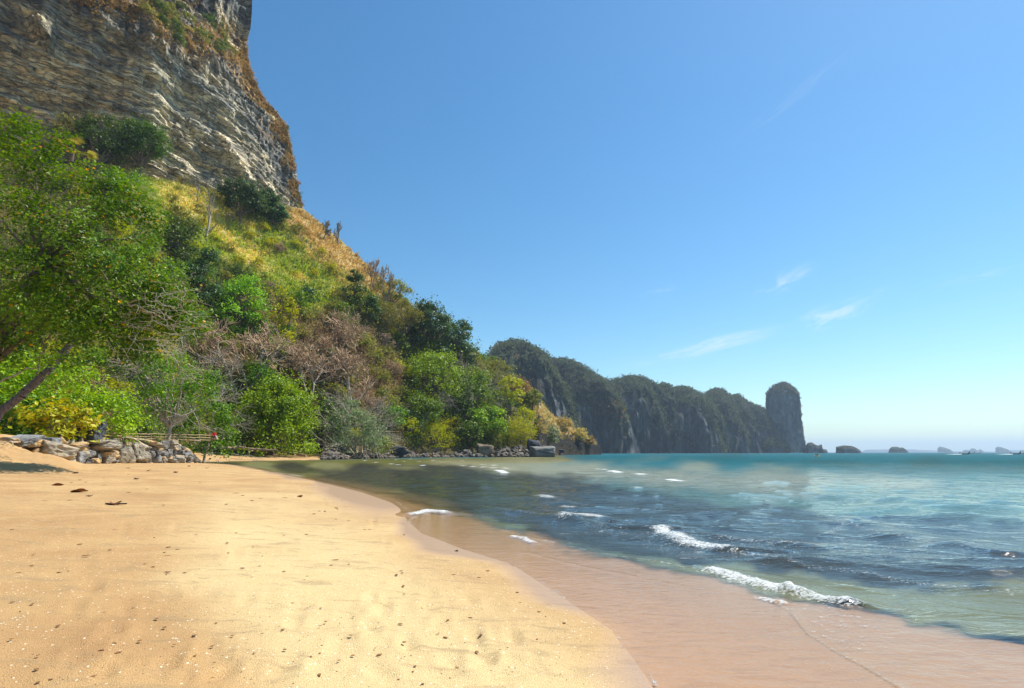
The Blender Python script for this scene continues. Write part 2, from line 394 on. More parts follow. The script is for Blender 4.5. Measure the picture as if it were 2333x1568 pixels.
# ------------------------------------------------------------ sea
ang = np.radians(np.linspace(-62, 66, 620))
r1 = 1.6 / np.linspace(.62, 0.030, 470); r0 = 1.6 / np.linspace(1.6, .62, 30)[:-1]
r2 = np.geomspace(53.4, 14000, 120)[1:]
rr = np.concatenate([r0, r1, r2])
A_, R_ = np.meshgrid(ang, rr); X = R_ * np.sin(A_); Y = R_ * np.cos(A_); P2 = np.stack([X, Y], -1)
dS = -shore_d(P2); sx, sy = proj(V3(X, Y, 0))
dz = np.clip(dS, 0, 60)
def poly_attr(pts, close=True): return np.array(pts, float)
def spoly(pts, soft):
    """soft membership of a zone traced on the water, softness in photo units"""
    Pq = np.stack([sx, sy * 2.2], -1); L = np.array([(a, b * 2.2) for a, b in pts])
    d = seg_dist(Pq, L, True); ins = inside(Pq, L)
    wob = 26 * fbm(V3(sx * .012, sy * .05, 0), 3, 41)
    return sstep(-soft, soft, np.where(ins, d, -d) + wob * min(1, soft / 14.))
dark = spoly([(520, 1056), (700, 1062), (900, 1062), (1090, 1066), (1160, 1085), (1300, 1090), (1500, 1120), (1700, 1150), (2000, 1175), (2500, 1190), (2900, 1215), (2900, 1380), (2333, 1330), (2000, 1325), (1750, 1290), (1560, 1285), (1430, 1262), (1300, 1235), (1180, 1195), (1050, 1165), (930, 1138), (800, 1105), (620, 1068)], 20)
sandy = spoly([(1000, 1052), (1200, 1050), (1500, 1062), (1900, 1080), (2100, 1100), (1800, 1120), (1500, 1108), (1250, 1088), (1120, 1080), (1050, 1064)], 55)
olive_b = spoly([(1420, 1262), (1560, 1285), (1750, 1292), (2000, 1325), (2333, 1335), (2900, 1390), (2900, 1560), (2333, 1440), (2100, 1395), (1950, 1350), (1620, 1290)], 12)
lagoon = spoly([(440, 1044), (900, 1044), (1000, 1041), (1265, 1038), (1300, 1048), (1120, 1056), (1000, 1052), (900, 1060), (520, 1056)], 8)
c_turq = np.array([.020, .118, .145]); c_green = np.array([.060, .120, .090])
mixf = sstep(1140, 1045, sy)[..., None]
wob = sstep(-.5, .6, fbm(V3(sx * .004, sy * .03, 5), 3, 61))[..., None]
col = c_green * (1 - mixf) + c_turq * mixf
col = col * (1 - .35 * wob) + np.array([.11, .13, .075]) * (.35 * wob) * (1 - .7 * mixf)
olv = np.maximum(sstep(1225, 1320, sy), sstep(1350, 1000, sx) * sstep(1040, 1052, sy))[..., None]; col = col * (1 - olv) + np.array([.15, .145, .062]) * olv
def lay(c, m, v, a=1.0): return c * (1 - (m * a)[..., None]) + np.array(v) * (m * a)[..., None]
col = lay(col, olive_b, (.135, .13, .048), .95)
col = lay(col, lagoon, (.10, .10, .028), .9)
col = lay(col, sandy, (.33, .30, .19), .6)
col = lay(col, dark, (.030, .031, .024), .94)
shal = sstep(2.4, .3, dS) * sstep(60, 20, R_)
col = lay(col, shal, (.22, .14, .06), .8)
# how far one sees into the water
opac = sstep(.15, 1.5, dS + .25 * fbm(V3(X, Y, 2), 3, 3)); opac = np.maximum(opac, dark * sstep(.1, .8, dS))
opac = np.where(R_ > 30, np.maximum(opac, sstep(0, .8, dS)), opac)
# the near swash sheet: clear water over sand out to the dark tongue
apron = spoly([(900, 1140), (930, 1150), (1050, 1172), (1180, 1203), (1300, 1245), (1430, 1272), (1560, 1295), (1650, 1310), (1750, 1355), (1950, 1375), (2150, 1425), (2500, 1500), (2500, 1900), (1400, 1900), (1250, 1340), (1050, 1250), (930, 1188)], 22)
opac = opac * (1 - .93 * apron); 
# waves
apron_s = spoly([(900, 1130), (1050, 1160), (1180, 1190), (1300, 1230), (1430, 1256), (1560, 1280), (1650, 1295), (1750, 1335), (1950, 1355), (2150, 1400), (2500, 1470), (2500, 1900), (1400, 1900), (1250, 1340), (1050, 1250), (930, 1188)], 70)
amp = np.clip(dS * .03, 0.0, .062) * (1 - .75 * apron_s)
warp = fbm(V3(X * .05, Y * .05, 0), 3, 11) * 6
h = np.zeros_like(X)
for (lam, deg, a, s) in [(9.5, 18, .9, 1), (6.1, 6, .7, 2), (4.0, 30, .5, 3), (2.6, -8, .42, 4), (1.7, 22, .30, 5), (1.1, -20, .20, 6), (.75, 40, .12, 7)]:
    th = R(deg); ph = (X * math.sin(th) + Y * math.cos(th) + warp * (lam / 7.) + 1.6 * noise(V3(X * .3, Y * .3, s), s) * lam / 4) * 2 * math.pi / lam
    fade = sstep(lam * 120, lam * 40, R_)
    h += a * fade * ((1 - np.abs(np.sin(ph * .5))) ** 1.6 * 2 - .8) * (.55 + .45 * noise(V3(X / lam * .35, Y / lam * .35, 9 + s), 20 + s))
h = h * amp
foam = np.zeros_like(X); gold = np.zeros_like(X)
def crest(pts, width, height, fo, foamw=None, g=0, back=2.2):
    """a wave crest along a line traced on the water"""
    global h, foam, gold
    L = np.array([at_z(x, y)[:2] for x, y in pts]); d = seg_dist(P2, L)
    # side: positive = seaward (away from the camera)
    i = np.argmin(((P2[:, :, None, :] - L[None, None]) ** 2).sum(-1), -1) if X.size < 1 else None
    side = np.zeros_like(X); bd = np.full(X.shape, 1e9)
    for k in range(len(L) - 1):
        e = L[k + 1] - L[k]; t = np.clip(((P2 - L[k]) @ e) / (e @ e), 0, 1); qq = P2 - (L[k] + t[..., None] * e)
        dd = (qq * qq).sum(-1); cr = e[0] * qq[..., 1] - e[1] * qq[..., 0]; mk = dd < bd
        side[mk] = cr[mk]; bd[mk] = dd[mk]
    sgn = np.sign(side); w = np.where(sgn > 0, width * back, width)
    wn_ = .75 + .5 * noise(V3(X / width * .3, Y / width * .3, 1), 55)
    h = h + height * np.exp(-(d / w) ** 2) * wn_
    fw = foamw or width
    dd2 = np.where(sgn > 0, d / (fw * 1.0), d / (fw * .9))
    foam = np.maximum(foam, fo * np.exp(-dd2 ** 2)); gold = np.maximum(gold, g * np.exp(-(d / (fw)) ** 2))
crest([(1625, 1300), (1690, 1318), (1760, 1335), (1800, 1345)], .16, .045, .86, .22)
crest([(1800, 1345), (1860, 1362), (1930, 1376)], .10, .045, .78, .19)
crest([(1735, 1362), (1780, 1372)], .05, .02, .75, .09)
crest([(1930, 1378), (2060, 1392), (2180, 1420), (2333, 1455), (2500, 1490)], .30, .03, .12, .06)
crest([(1505, 1205), (1530, 1222), (1570, 1238), (1640, 1250)], .30, .085, .78, .28)
crest([(1640, 1250), (1700, 1262), (1760, 1275)], .25, .035, .42, .22)
crest([(1650, 1228), (1740, 1240), (1860, 1250)], .25, .05, .42, .22)
crest([(1880, 1215), (1930, 1195), (2000, 1215), (2150, 1240)], .5, .10, .40, .12)
crest([(1290, 1180), (1330, 1172), (1360, 1180)], .35, .08, .68, .38)
crest([(1225, 1128), (1250, 1135)], .4, .06, .66, .34)
crest([(1285, 1150), (1300, 1155)], .3, .05, .6, .28)
crest([(1060, 1150), (1180, 1168), (1290, 1180), (1400, 1196), (1505, 1205)], .25, .05, .34, .16)
crest([(1250, 1135), (1340, 1150), (1480, 1160), (1620, 1172)], .3, .05, .32, .18)
crest([(1760, 1275), (1850, 1290), (1960, 1300), (2100, 1322), (2333, 1345)], .25, .02, .36, .14)
crest([(1100, 1195), (1200, 1222), (1330, 1250), (1460, 1275), (1600, 1298)], .05, .01, .42, .06)
crest([(1440, 1112), (1455, 1114)], .4, .06, .6, .3)
crest([(945, 1172), (975, 1165), (1010, 1170)], .18, .06, .80, .26)
crest([(900, 1140), (925, 1160), (940, 1170)], .08, .006, .42, .06)
crest([(1168, 1222), (1190, 1226), (1212, 1236)], .10, .03, .75, .13)
crest([(1390, 1074), (1412, 1077)], .6, .1, 1.0, .6); crest([(1360, 1068), (1380, 1070)], .6, .08, .8, .5)
crest([(1450, 1080), (1466, 1082)], .5, .08, .9, .5); crest([(1528, 1092), (1552, 1095)], .5, .08, 1.0, .45)
crest([(1050, 1061), (1160, 1068)], .8, .06, .70, .6); crest([(1090, 1058), (1130, 1060)], .8, .06, .65, .6); crest([(1130, 1072), (1150, 1077)], .5, .05, .9, .5)
crest([(620, 1076), (660, 1081), (690, 1086)], .3, .03, .55, .35)
for x, y in [(890, 1047), (920, 1051), (850, 1053), (880, 1056), (935, 1046), (985, 1049), (1005, 1054), (905, 1059), (960, 1060), (1040, 1050), (820, 1049), (955, 1052)]:
    crest([(x, y), (x + 13, y + .7)], .9, .08, .80, .55)
for pts, hh in [([(1800, 1118), (1880, 1128), (1980, 1135), (2060, 1140)], .09), ([(2060, 1142), (2150, 1152), (2333, 1166), (2500, 1180)], .11), ([(2040, 1180), (2180, 1178), (2333, 1190)], .08), ([(1640, 1098), (1750, 1100), (1850, 1106)], .13), ([(1500, 1180), (1600, 1172), (1700, 1180)], .10), ([(1150, 1128), (1190, 1134)], .06), ([(1860, 1262), (2050, 1268), (2333, 1290)], .12)]:
    crest(pts, .55, hh, .18, .14, back=2.5)
# swash edges creeping over the sand
crest([(1195, 1258), (1300, 1285), (1420, 1310), (1560, 1335), (1690, 1352), (1745, 1360)], .035, .012, .22, .02, .6, back=1)
crest([(1745, 1362), (1800, 1390), (1840, 1440), (1900, 1478), (1980, 1520), (2060, 1568), (2150, 1650)], .05, .007, .36, .028, .75, back=1)
crest([(1850, 1480), (1750, 1450), (1600, 1410)], .02, .004, .06, .02, .4, back=1)
crest([(1400, 1440), (1418, 1462), (1412, 1490)], .02, .002, .62, .014); crest([(1480, 1535), (1497, 1570)], .02, .002, .62, .014)
crest([(930, 1188), (945, 1178), (960, 1172)], .05, .003, .55, .04)
crest([(1170, 1290), (1175, 1240), (1190, 1228)], .03, .003, .3, .03, .4)
foam = np.where(dS < -.1, 0, foam)
lace = np.exp(-(dS / .10) ** 2) * sstep(-.3, .5, noise(V3(X * .9, Y * .9, 0), 91)) * .35 * np.where(R_ > 5, 1, .8)
foam = np.maximum(foam, lace)
# speckled froth over the disturbed dark water
froth = spoly([(1280, 1165), (1480, 1190), (1660, 1220), (1950, 1215), (2333, 1260), (2333, 1300), (1900, 1270), (1700, 1285), (1500, 1240), (1300, 1210)], 25)
foam = np.maximum(foam, froth * .24)
foam = np.maximum(foam, spoly([(1700, 1350), (1950, 1385), (2050, 1440), (1950, 1500), (1850, 1440), (1760, 1375)], 20) * .26)
# foam is lumpy
h = h + np.clip(foam - .5, 0, 1) * .05 * np.abs(fbm(V3(X * 7, Y * 7, 1), 3, 71)) * sstep(60, 10, R_)
h = h + np.clip(foam - .4, 0, .5) * sstep(22, 8, R_) * .05 * np.abs(fbm(V3(X * 16, Y * 16, 7), 2, 13))
bed = zg(P2[R_ < 60].reshape(-1, 2)); hh_ = h[R_ < 60]; h[R_ < 60] = np.where(bed < 0, np.maximum(hh_, np.minimum(bed + .012, 0)), hh_)
Zs = h + np.where(dS < 0, np.maximum(dS * .02, -.05), 0)
Zs = np.where(R_ > 12, h, Zs)
M = MT('sea_water')
c = M.attr('Col').outputs['Color']; op = M.attr('opacity').outputs['Fac']; fo = M.attr('foam').outputs['Fac']; gd = M.attr('gold').outputs['Fac']
pos = M.world((1, 2.6, 1), (0, 0, -.16)); posf = M.world((1, 1.7, 1), (0, 0, -.1))
dist = M.n('ShaderNodeVectorMath', {0: M.n('ShaderNodeNewGeometry').outputs['Position']}, operation='LENGTH').outputs['Value']
w1 = M.noise(posf, 7, 4, .6, .5); w2 = M.noise(pos, .9, 5, .62, .6); w3 = M.noise(pos, .22, 5, .65, .4)
nearw = M.rng(dist, 4, 45, 1, .12)
b1 = M.n('ShaderNodeBump', {'Height': w1, 'Strength': M.math('MULTIPLY', M.math('MULTIPLY', nearw, M.rng(op, .1, .8, .8, 1)), .4), 'Distance': .03}).outputs[0]
b2 = M.n('ShaderNodeBump', {'Height': w2, 'Strength': M.rng(op, .1, .8, .14, .55), 'Distance': .10, 'Normal': b1}).outputs[0]
b3 = M.n('ShaderNodeBump', {'Height': w3, 'Strength': M.rng(dist, 20, 120, 0, .9), 'Distance': 2.2, 'Normal': b2}).outputs[0]
dif = M.n('ShaderNodeBsdfDiffuse', {'Color': M.mix(M.rng(M.math('MULTIPLY', gd, M.noise(posf, 22, 3, .7)), .25, .5), c, (.50, .37, .17)), 'Normal': b3}).outputs[0]
clear = M.n('ShaderNodeBsdfTransparent', {'Color': (.96, .93, .87, 1)}).outputs[0]
opg = M.math('MAXIMUM', op, M.math('MULTIPLY', M.rng(M.math('MULTIPLY', gd, M.noise(posf, 22, 3, .7)), .2, .5), .8))
body = M.n('ShaderNodeMixShader', {0: opg, 1: clear, 2: dif}).outputs[0]
gl = M.n('ShaderNodeBsdfGlossy', {'Color': (1, 1, 1, 1), 'Roughness': M.rng(dist, 5, 400, .035, .26), 'Normal': b3}, distribution='GGX').outputs[0]
fr = M.n('ShaderNodeFresnel', {'IOR': 1.33, 'Normal': b3}).outputs[0]
fr = M.math('MULTIPLY', fr, M.rng(dist, 12, 95, 1.0, .14))
wat = M.n('ShaderNodeMixShader', {0: fr, 1: body, 2: gl}).outputs[0]
fn = M.noise(posf, 13, 7, .75, .8); fn2 = M.n('ShaderNodeTexVoronoi', {'Vector': posf, 'Scale': 26.0}).outputs['Distance']
fh = M.math('ADD', fn, M.math('MULTIPLY', M.math('SUBTRACT', fn2, .35), .22))
ff = M.rng(M.math('ADD', fo, M.math('MULTIPLY', M.math('SUBTRACT', fh, .5), 2.3)), .54, .95)
ff = M.math('MULTIPLY', ff, M.rng(fo, .04, .2))
foamsh = M.pbr((.80, .82, .80), .55, M.bump(fh, .9, .06), .4)
sea_mat = M.end(M.n('ShaderNodeMixShader', {0: ff, 1: wat, 2: foamsh}).outputs[0])
Fg = gridfaces(len(rr), len(ang))
# keep the sheet only where there is water (a strip runs under the sand edge)
keep = (dS.ravel()[Fg] > -.6).any(1) | ((R_.ravel()[Fg] > 200) & (dS.ravel()[Fg] > -3)).any(1)
Fg = Fg[keep]
used = np.unique(Fg); remap = np.full(X.size, -1); remap[used] = np.arange(len(used))
Vs = V3(X, Y, Zs).reshape(-1, 3)[used]
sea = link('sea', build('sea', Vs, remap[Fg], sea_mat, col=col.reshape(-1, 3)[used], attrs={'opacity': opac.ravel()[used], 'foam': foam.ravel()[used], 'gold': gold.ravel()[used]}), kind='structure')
# ------------------------------------------------------------ hillside
HC = np.array([  # photo column, base distance, crest row, crest distance
 (-700, 44, 300, 110), (-400, 52, 310, 120), (0, 58, 330, 134), (200, 64, 378, 142), (350, 78, 405, 152), (470, 116, 428, 170), (600, 129, 462, 190), (690, 136, 478, 208),
 (770, 141, 545, 216), (850, 154, 610, 224), (930, 171, 690, 234), (1000, 180, 745, 240), (1090, 187, 800, 256), (1130, 190, 835, 270), (1200, 194, 885, 300),
 (1235, 205, 918, 325), (1260, 270, 945, 345), (1290, 330, 965, 362), (1320, 355, 985, 378), (1345, 375, 1003, 390), (1362, 392, 1018, 400), (1370, 400, 1031, 404)], float)
hx = np.concatenate([np.linspace(-700, 0, 30)[:-1], np.linspace(0, 1370, 300)])
ht = np.concatenate([np.linspace(-.12, 0, 4)[:-1], np.linspace(0, 1, 150), [1.03, 1.08, 1.16, 1.3, 1.5, 1.8]])
def hcol(i, x): return np.interp(x, HC[:, 0], HC[:, i])
XX, TT = np.meshgrid(hx, ht)
db, cy, dc = hcol(1, XX), hcol(2, XX), hcol(3, XX)
a, f, u = ray(XX, 1030); base2 = np.stack([a / f * db, db], -1)
zb = zg(base2) - .3
CP = at(XX, cy, dc)
tt = np.clip(TT, 0, 1)
prof = np.where(XX > 1225, tt ** .55, tt ** .96)
P = np.empty(XX.shape + (3,))
P[..., :2] = base2 + (CP[..., :2] - base2) * np.minimum(TT, 1)[..., None]
P[..., 2] = zb + (CP[..., 2] - zb) * prof
# toe of the slope runs under the sand; back of the ridge falls to the sea behind
P[..., 2] = np.where(TT < 0, zb - 3 * (-TT / .12), P[..., 2])
bk = np.clip(TT - 1, 0, 1)
dirb = np.stack([a / f, np.ones_like(a)], -1); dirb /= np.linalg.norm(dirb, axis=-1, keepdims=True)
P[..., :2] += dirb * (bk * np.where(XX > 690, 90, 60))[..., None]
P[..., 2] -= np.where(XX > 690, (CP[..., 2] + 4) * np.minimum(1, bk / .8) ** .9, 0)
edge = sstep(0, .12, TT) * (1 - .75 * sstep(.86, 1.0, TT))
amp = np.where(XX > 1225, 2.2, 3.2) * edge
P[..., 2] += amp * fbm(P * .035, 4, 21) * 1.4 + .8 * edge * fbm(P * .22, 3, 25)
hx_, hy_ = proj(P)
# ground colour zones: golden grass, yellow-green grass, brown soil
def zone(x, y, poly, soft=40):
    L = np.array(poly, float); Q = np.stack([x, y], -1); d = seg_dist(Q, L, True); ins = inside(Q, L)
    return sstep(-soft, soft, np.where(ins, d, -d))
Z_YG = [(310, 390), (470, 430), (640, 500), (760, 590), (860, 680), (700, 730), (560, 620), (470, 600), (330, 520)]
Z_GOLD = [(660, 450), (700, 480), (780, 540), (860, 610), (940, 690), (880, 690), (780, 640), (700, 570), (640, 510)]
Z_BROWN = [(480, 720), (700, 680), (860, 760), (930, 860), (910, 1000), (740, 900), (600, 850), (500, 840)]
Z_HEAD = [(1195, 880), (1370, 1000), (1370, 1012), (1290, 1000), (1230, 985), (1205, 930)]
def ground_tint(x, y, Pn):
    yg, go, br, hd = zone(x, y, Z_YG), zone(x, y, Z_GOLD, 30), zone(x, y, Z_BROWN), zone(x, y, Z_HEAD, 12)
    n = fbm(Pn * .09, 3, 33)
    c = np.broadcast_to(np.array([.10, .085, .035]), x.shape + (3,)).copy()
    def L(c, m, v): return c * (1 - m[..., None]) + np.array(v) * m[..., None]
    c = L(c, br, (.17, .10, .052)); c = L(c, yg, (.31, .33, .08)); c = L(c, yg * sstep(-.1, .6, n), (.58, .47, .17))
    c = L(c, go, (.47, .35, .155)); c = L(c, hd, (.42, .32, .15))
    return c, yg, go, br, hd
tint, *_ = ground_tint(hx_, hy_, P)
rocky = ((XX > 1215) * sstep(.50, .40, TT + .12 * fbm(P * .05, 3, 6)))[..., None]
tint = tint * (1 - rocky) + np.array([.030, .028, .027]) * rocky
low = (sstep(.045, .015, TT) * (XX > 740))[..., None]
tint = tint * (1 - low) + np.array([.055, .043, .034]) * low
P[..., 2] += (rocky[..., 0] * 2.0 * ridged(P * .11, 3, 8))
M = MT('hill_ground'); c = M.attr('Col').outputs['Color']; pos = M.world()
n = M.noise(pos, .8, 7, .7, .4); n2 = M.noise(pos, .15, 4, .6)
c = M.mix(1.0, c, M.mix(M.rng(n, .3, .7), (.55, .52, .5), (1.35, 1.35, 1.25)), 'MULTIPLY')
c = M.mix(M.math('MULTIPLY', M.rng(n2, .55, .65), .3), c, (.09, .08, .03))
hill_mat = M.end(M.pbr(c, .95, M.bump(n, .9, .8), .1))
HV, HF = P.reshape(-1, 3), gridfaces(len(ht), len(hx))
link('hillside', build('hillside', HV, HF, hill_mat, col=tint.reshape(-1, 3)), kind='structure')
hill_bvh = BVHTree.FromPolygons([tuple(v) for v in HV], [tuple(int(q) for q in f_) for f_ in HF])

# ------------------------------------------------------------ limestone cliff
edge_px = np.array([(575, -600), (578, -200), (575, 0), (572, 60), (561, 100), (570, 150), (588, 200), (618, 238), (646, 270), (660, 320), (672, 380), (680, 430), (690, 470), (700, 540)], float)
nu, nv, nb = 560, 470, 26
u_ = np.concatenate([np.linspace(0, 1, nu) ** .85])
y_ = np.concatenate([np.linspace(560, -40, 400), np.linspace(-40, -560, nv - 400 + 1)[1:]])
UU, YY = np.meshgrid(u_, y_)
xr = np.interp(YY, edge_px[::1, 1], edge_px[:, 0])
XX = -500 + (xr + 500) * UU
Dl = np.interp(XX, [-500, 0, 350, 600, 690], [112, 136, 154, 188, 206])
hgt = np.clip((500 - YY) / 1000., 0, 1.1)
Dl = Dl - 26 * sstep(0, .75, hgt) * (1 - .5 * UU) + 14 * sstep(.86, 1, UU) ** 2 * 1.3 + 4 * (1 - hgt)
# the grassy ledge cut into the upper face (a band running down to the right)
ledge_c = np.interp(XX, [150, 300, 420, 520, 600], [-60, 0, 55, 110, 120]); lw = np.interp(XX, [200, 350, 470, 560], [30, 45, 60, 40])
led = np.exp(-((YY - ledge_c) / lw) ** 2) * sstep(150, 300, XX)
Dl = Dl + 14 * sstep(ledge_c + lw, ledge_c - lw, YY) * sstep(120, 330, XX) * sstep(620, 520, XX)
P = at(XX, YY, Dl)
nrm = np.array([.55, -.80, -.12]); nrm /= np.linalg.norm(nrm)
# bedding planes dip gently to the right, warped
s = P[..., 2] + .03 * P[..., 0] + 1.6 * fbm(P * np.array([.016, .016, .03]), 2, 3) 
def saw(t, k): fr = t - np.floor(t); return np.where(fr < k, fr / k, (1 - fr) / (1 - k))
vert = fbm(np.stack([P[..., 0] * .05, P[..., 1] * .05, P[..., 2] * .012], -1), 4, 14)
n_l = fbm(np.stack([P[..., 0] * .06, P[..., 1] * .06, s * .5], -1), 4, 23)
disp = 2.1 * (saw(s / 17., .82) - .5) + 1.5 * (saw(s / 6.3 + n_l * .5, .8) - .5) * (.6 + .6 * np.abs(n_l)) + .95 * (saw(s / 2.3 + n_l, .75) - .5) * (.6 + n_l)
kl = np.floor(s / 1.25).astype(int); al = P[..., 0] * .8 + P[..., 1] * .6; hk = _h(kl, kl * 0, kl * 0, 5)
jl = np.floor(al / (4.5 + 2.5 * hk) + hk * 9).astype(int); disp += .85 * _h(kl, jl, kl * 0, 9) * (.5 + .5 * sstep(-.3, .4, n_l))
k2_ = np.floor(s / 4.1 + .3).astype(int); j2_ = np.floor(al / 11. + 5 * _h(k2_, k2_ * 0, k2_ * 0, 6)).astype(int); disp += 1.1 * _h(k2_, j2_, k2_ * 0, 19)
disp += .5 * fbm(np.stack([P[..., 0] * .16, P[..., 1] * .16, s * 1.4], -1), 3, 29) + 2.4 * vert + 1.0 * fbm(P * .12, 3, 41)
drk = sstep(-60, 120, ledge_c + 75 - YY + 70 * fbm(P * .03, 3, 52))
drk = np.maximum(drk, sstep(.90, .97, UU) * .8)
disp += drk * 1.3 * ridged(np.stack([P[..., 0] * .35, P[..., 1] * .35, P[..., 2] * .07], -1), 3, 19)
# flowstone curtain low on the right (sunlit brightness painted into its pale colour), and the knobbly bulge high on the left
fx = np.interp(YY, [310, 350, 370, 400, 420], [505, 520, 540, 562, 560]); flow = np.exp(-((XX - fx) / 13) ** 2) * sstep(300, 322, YY) * sstep(425, 405, YY)
disp += flow * (1.2 + 2.0 * ridged(P * .45, 3, 61))
kn = np.exp(-((XX - 100 - (YY - 80) * .5) / 24) ** 2) * sstep(40, 70, YY) * sstep(140, 115, YY)
disp += kn * (4 + 2 * ridged(P * .4, 3, 64))
str_ = np.exp(-((YY - (95 + (XX - 300) * .30 + 14 * fbm(V3(XX * .02, 0, 0), 3, 5))) / 16) ** 2) * sstep(250, 320, XX) * sstep(560, 480, XX)
disp += str_ * (1.5 + 2.2 * ridged(P * .35, 3, 67))
disp *= (1 - .35 * sstep(.985, 1, UU))
P = P + nrm * disp[..., None]
# colour
buff, grey, darkc, pink, pale = map(np.array, ([.54, .49, .37], [.32, .345, .36], [.10, .118, .135], [.52, .42, .32], [.84, .75, .58]))
m1 = fbm(np.stack([P[..., 0] * .03, P[..., 1] * .03, s * .10], -1), 5, 81); m2 = fbm(np.stack([P[..., 0] * .10, P[..., 1] * .10, s * .45], -1), 4, 83)
C = buff * np.ones(XX.shape + (1,))
C = lay(C, sstep(-.1, .6, m1 + .35 * m2), grey, .8)
C = lay(C, sstep(230, 400, YY) * sstep(0, .5, m2 - .3 * m1), pink, .65)
C = lay(C, drk * sstep(-.5, .2, m1 + .4 * m2 + .2), darkc, .95)
vs_ = fbm(np.stack([P[..., 0] * .3, P[..., 1] * .3, P[..., 2] * .03], -1), 4, 87)
C = lay(C, sstep(.15, .6, vs_) * (.25 + .6 * drk), (.045, .052, .06), .9)
C = lay(C, sstep(.45, .8, -vs_) * .6 * drk, (.36, .35, .33), .8)
C = lay(C, np.clip(flow * 1.4, 0, 1), pale, .95)  # pale curtain rock, with the sunlight on it put into the colour
C = lay(C, np.clip(kn, 0, 1), (.30, .27, .20), .7); C = lay(C, np.clip(str_ * 1.1, 0, 1) * sstep(-.3, .4, m2), (.55, .48, .40), .8)
C = lay(C, sstep(.93, .97, UU) * sstep(360, 300, YY) * (YY > 120) * sstep(-.4, .2, m2), (.38, .23, .08), .85)
C = lay(C, led * sstep(-.3, .3, m2), (.38, .22, .09), .75)
# turn the corner behind the silhouette
e = P[:, -1, :]; back = []
vd = e - np.array([0, 0, EYE]); vd[:, 2] = 0; vd /= np.linalg.norm(vd, axis=1, keepdims=True)
lf = np.stack([-vd[:, 1], vd[:, 0], 0 * vd[:, 0]], -1)
for k in range(1, nb + 1):
    t = k / nb * 150; w = vd * t + lf * (.004 * t * t + .1 * t)
    back.append(e + w + nrm * (1.4 * fbm((e + w) * .1, 3, 91))[:, None] * min(1, k / 3))
P = np.concatenate([P, np.stack(back, 1)], 1); C = np.concatenate([C, np.repeat(C[:, -1:, :], nb, 1)], 1)
M = MT('cliff_limestone'); c = M.attr('Col').outputs['Color']
pos = M.world(); pl = M.world((.10, .10, 1.0), (0, .03, 0)); pl2 = M.world((.3, .3, 3.0), (0, .03, 0)); pv = M.world((1, 1, .12))
n = M.noise(pl, 1.3, 9, .72, .35); n1 = M.noise(pl2, 1.3, 7, .7, .2); n2 = M.noise(pv, .35, 6, .65, .3); n3 = M.noise(pos, 2.2, 6, .7)
wv = M.n('ShaderNodeVectorMath', {0: M.world(), 1: M.n('ShaderNodeCombineXYZ', {2: M.math('MULTIPLY', M.noise(M.world(), .05, 3, .5), 6)}).outputs[0]}, operation='ADD').outputs[0]
def blocks(sc, scale):
    v_ = M.n('ShaderNodeMapping', {'Vector': wv, 'Scale': sc}).outputs[0]
    a_ = M.n('ShaderNodeTexVoronoi', {'Vector': v_, 'Scale': scale}); b_ = M.n('ShaderNodeTexVoronoi', {'Vector': v_, 'Scale': scale}, feature='DISTANCE_TO_EDGE').outputs['Distance']
    return M.n('ShaderNodeSeparateColor', {0: a_.outputs['Color']}).outputs[0], b_
bc1, be1 = blocks((.22, .22, 1.1), 1.0); bc2, be2 = blocks((.08, .08, .38), 1.0)
c = M.mix(1.0, c, M.mix(bc1, (.62, .63, .66), (1.32, 1.29, 1.22)), 'MULTIPLY'); c = M.mix(1.0, c, M.mix(bc2, (.8, .81, .84), (1.2, 1.18, 1.13)), 'MULTIPLY')
c = M.mix(M.math('MULTIPLY', M.rng(be1, .0, .10, 1, 0), .55), c, (.05, .055, .06)); c = M.mix(M.math('MULTIPLY', M.rng(be2, .0, .035, 1, 0), .5), c, (.045, .05, .055))
c = M.mix(1.0, c, M.mix(M.rng(n, .36, .64), (.50, .52, .56), (1.50, 1.46, 1.38)), 'MULTIPLY')
c = M.mix(1.0, c, M.mix(M.rng(n1, .36, .64), (.45, .46, .5), (1.5, 1.46, 1.4)), 'MULTIPLY')
c = M.mix(M.math('MULTIPLY', M.rng(n2, .53, .64), .55), c, (.055, .062, .072))
hh = M.math('ADD', M.math('ADD', M.math('MULTIPLY', n, .8), M.math('MULTIPLY', n1, .7)), M.math('ADD', M.math('MULTIPLY', n3, .5), M.math('ADD', M.math('MULTIPLY', bc1, .55), M.rng(be1, 0, .12, -.3, 0))))
c = M.mix(1.0, c, (1.6, 1.58, 1.5), 'MULTIPLY')
cliff_mat = M.end(M.pbr(c, .9, M.bump(hh, 1.0, 1.3), .2))
CV = P.reshape(-1, 3); CF = gridfaces(nv, nu + nb)
link('limestone_cliff', build('limestone_cliff', CV, CF, cliff_mat, col=C.reshape(-1, 3)), kind='structure')
step = 6
ci = np.arange(nv * (nu + nb)).reshape(nv, nu + nb)[::step, ::step]; cP_s = P[::step, ::step].reshape(-1, 3)
cliff_bvh = BVHTree.FromPolygons([tuple(v) for v in cP_s], [tuple(int(q) for q in f_) for f_ in gridfaces(*ci.shape)])
def hit(x, y, what='hill'):
    """first point of the hill (or cliff) seen through photo point (x, y)"""
    a, f, u = ray(x, y); d = Vector((float(a), float(f), float(u))).normalized(); o = Vector((0, 0, EYE))
    best = None
    for w, b in (('hill', hill_bvh), ('cliff', cliff_bvh)):
        if what not in (w, 'both'): continue
        r = b.ray_cast(o, d)
        if r[0] is not None and (best is None or r[3] < best[3]): best = r
    return None if best is None else (np.array(best[0]), np.array(best[1]) if best[1].dot(d) < 0 else -np.array(best[1]))

